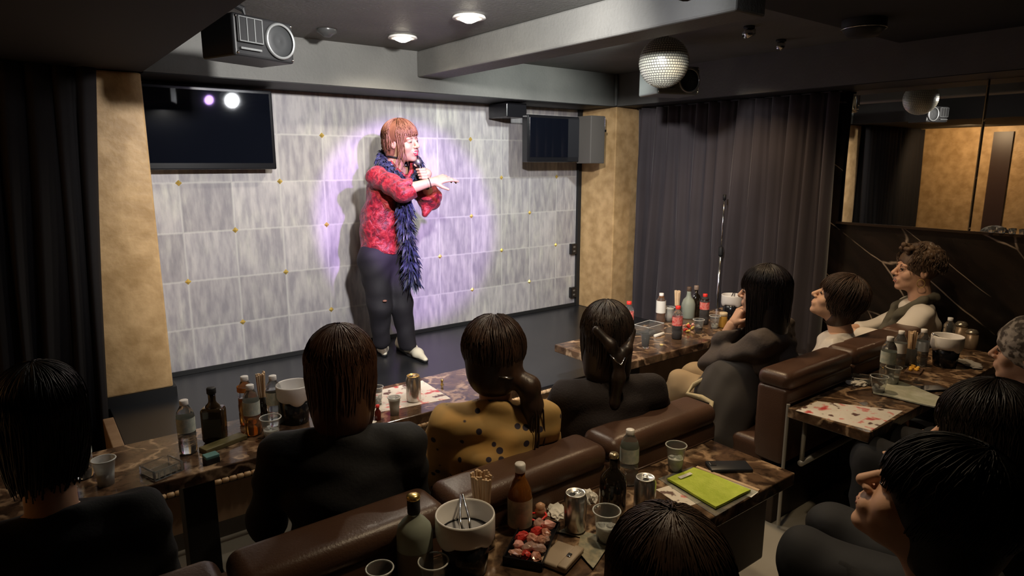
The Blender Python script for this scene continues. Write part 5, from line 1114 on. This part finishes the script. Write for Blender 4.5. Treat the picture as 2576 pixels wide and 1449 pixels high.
sp = [S.mesh(.0055, (.005, 26, 30, 24))]
S = SDF(); S.chain([shN, elN, elN+(wrN-elN)*.40], [.066, .066, .062], .03); e0 = elN+(wrN-elN)*.36; dN = (wrN-elN)/np.linalg.norm(wrN-elN)
S.cone(elN+dN*.02, elN+dN*.4, .050, .052, .004, 's'); S.cut(e0, dN); sp.append(S.mesh(.005, (.005, 30, 34, 34)))
S = SDF(); S.chain([shF, elF], [.076, .076], .03); S.cone(elF, elF+(wrF-elF)*.5+A3((0, 0, -.015)), .072, .066, .03)
S.cone(elF+A3((0, 0, -.01)), V(1068, 538, .03), .055, .022, .03); dF = (wrF-elF)/np.linalg.norm(wrF-elF); S.cut(elF+dF*.07, dF); sp.append(S.mesh(.005, (.005, 30, 34, 34)))
sh_ = sobj('shirt', join_meshes(sp), velvet, pf, label='crushed red velvet shirt with wide sleeves')
S = SDF(); S.chain([V(985, 408, .05), V(1000, 432, .075), V(1022, 446, .06)], [.012, .018, .012], .01); S.chain([V(1035, 410, .02), V(1036, 430, .04), V(1026, 448, .06)], [.010, .016, .010], .01); sobj('collar', S.mesh(.004), velvet, sh_)
# trousers
S = SDF(); S.chain([hipN, kn1, an1+A3((0, 0, -.0))], [.108, .076, .058], .035); S.chain([hipF, kn2, an2], [.104, .072, .060], .035); S.ell(V(962, 640), (.135, .12, .10), None, .05)
S.cut(V(990, 884), (0, 0, -1)); tr_ = sobj('trousers', S.mesh(.006, (.0035, 20, 24, 22)), mat('trouser_charcoal', (0.017, 0.015, 0.021), 0.75, bump=(150, .0006)), pf, label='dark charcoal trousers with a rip at one knee')
q_ = V(968, 757, .155); S = SDF(); S.ell(q_, (.016, .012, .008), None, .001); sobj('knee_rip', S.mesh(.003), mat('rip_skin', (0.30, 0.14, 0.11), .6), tr_)
# shoes
def G(px, py): p = onZ(px, py, SZ); return A3(P(p[0], p[1], SZ)-base)
def shoe(heel, toe):
    d = toe-heel; L = np.linalg.norm(d); d /= L; up = A3((0, 0, 1)); sd = np.cross(d, up)
    S = SDF(); S.chain([heel+up*.045, heel+d*L*.35+up*.050, heel+d*L*.7+up*.036, heel+d*L*.97+up*.020], [.036, .036, .034, .018], .03); S.cone(heel+up*.05+d*.01, heel+up*.085+d*.015, .034, .032, .03); S.cone(heel+d*L*.25+up*.06, heel+d*L*.5+up*.06, .033, .026, .03)
    S.cut(heel+up*.016, -up); o = sobj('shoe', S.mesh(.0035), mat('shoe_cream', (0.82, 0.76, 0.60), .45), pf, label='cream leather lace-up shoe')
    S = SDF(); S.chain([heel+up*.012, heel+d*L*.5+up*.010, heel+d*L*.97+up*.010], [.033, .034, .02], .03); S.cut(heel+up*.018, up); S.cut(heel+up*.001, -up); sobj('sole', S.mesh(.0035), M_black, o)
    bm = NB()
    for k in range(4):
        c = heel+d*L*(.36+.075*k)+up*(.096-.009*k); tube(bm, [Vector(c-sd*.016-up*.006), Vector(c+up*.002), Vector(c+sd*.016-up*.006)], .0022, 6)
    c = heel+d*L*.36+up*.098
    for s_ in (-1, 1): tube(bm, [Vector(c), Vector(c+sd*s_*.02+up*.018+d*.02), Vector(c+sd*s_*.035-up*.0+d*.035), Vector(c+sd*s_*.012-up*.006+d*.02), Vector(c)], .002, 6)
    obj('laces', bm, M_paper, o, smooth=True)
shoe(G(1008, 878), G(1072, 913)); shoe(G(955, 868), G(968, 898))
# microphone, bracelet, choker
t = thing('microphone', 'black handheld microphone held in the fist of the stage performer', 'microphone', base)
bm = NB(); tube(bm, [Vector(mic0-ax_*.05), Vector(mic0+ax_*.10), Vector(mic0+ax_*.115)], [.010, .014, .018], 16); obj('handle', bm, M_gblack, t, smooth=True)
bm = NB(); sphere(bm, tuple(mic0+ax_*.135), .022, 20); obj('grille', bm, mat('mic_grille', (0.25, 0.25, 0.26), .35, metal=.8, bump=(400, .002)), t, smooth=True)
bm = NB(); wv = wrN-dN*.015; a_ = np.cross(dN, A3((0, 0, 1))); a_ /= np.linalg.norm(a_); b_ = np.cross(dN, a_)
tube(bm, [Vector(wv+(a_*math.cos(k*math.pi/8)+b_*math.sin(k*math.pi/8))*.030) for k in range(16)], .0035, 6, True); obj('bracelet', bm, mat('bracelet_black', (0.05, 0.04, 0.04), .4), pf, smooth=True)
bm = NB(); nk = nb+(C-nb)*.40+rt*.0; tube(bm, [Vector(nk+(rt*math.cos(k*math.pi/10)+vw*math.sin(k*math.pi/10))*.061+A3((0, 0, -.012*math.cos(k*math.pi/10)))) for k in range(20)], .006, 8, True); obj('choker', bm, M_black, pf, smooth=True)
# feather boa
def spline(pts, n):
    pts = A3(pts); pp = np.vstack([2*pts[0]-pts[1], pts, 2*pts[-1]-pts[-2]]); out = []
    for k in range(n):
        t = k/(n-1)*(len(pts)-1); i = min(int(t), len(pts)-2); f = t-i; p0, p1, p2, p3 = pp[i:i+4]
        out.append(.5*((2*p1)+(-p0+p2)*f+(2*p0-5*p1+4*p2-p3)*f*f+(-p0+3*p1-3*p2+p3)*f**3))
    return A3(out)
bp1 = [V(1040, 712, .10), V(1032, 640, .13), V(1022, 560, .15), V(1018, 498, .15), V(1008, 455, .13), V(985, 428, .10), V(962, 400, .02), V(968, 384, -.08), V(1000, 378, -.12), V(1040, 392, -.08), V(1052, 420, .02), V(1046, 452, .07)]
pth = spline(bp1, 420); rd = random.Random(12); Vv, Ff, o_ = [], [], 0
for k in range(2600):
    i = rd.randrange(len(pth)); c = pth[i]; fr = i/len(pth); tn = pth[min(i+1, len(pth)-1)]-pth[max(i-1, 0)]; tn /= np.linalg.norm(tn)+1e-9
    d = A3((rd.gauss(0, 1), rd.gauss(0, 1), rd.gauss(0, 1))); d -= tn*(d@tn)*.8; d /= np.linalg.norm(d)
    thin = .75 if fr > .45 else 1.0
    L = rd.uniform(.055, .105)*thin; w = rd.uniform(.006, .011); droop = rd.uniform(.5, 1.1); sd = np.cross(d, A3((rd.gauss(0, 1), rd.gauss(0, 1), rd.gauss(0, 1)))); sd /= np.linalg.norm(sd)+1e-9; seg = 5; row = []
    for j in range(seg+1):
        t = j/seg; p = c+d*L*t*(1-.3*t*droop)+A3((0, 0, -L*.75*droop*t*t)); ww = w*math.sin(math.pi*min(1, .12+t*.86))+.0005; row += [p-sd*ww, p+sd*ww]
    Vv += row
    for j in range(seg): a = o_+2*j; Ff.append((a, a+1, a+3, a+2))
    o_ += 2*(seg+1)
boa = sobj('feather_boa', (A3(Vv), np.array(Ff)), mat('navy_feathers', (0.008, 0.010, 0.030), .42, noise=(22, (0.045, 0.055, 0.13), .12), sheen=.15), pf, label='dark blue feather boa hanging from neck to knee')
bm = NB(); tube(bm, [Vector(p) for p in pth[::6]], .014, 8); obj('core_cord', bm, mat('navy_cord', (0.015, 0.018, 0.05), .8), boa, smooth=True)
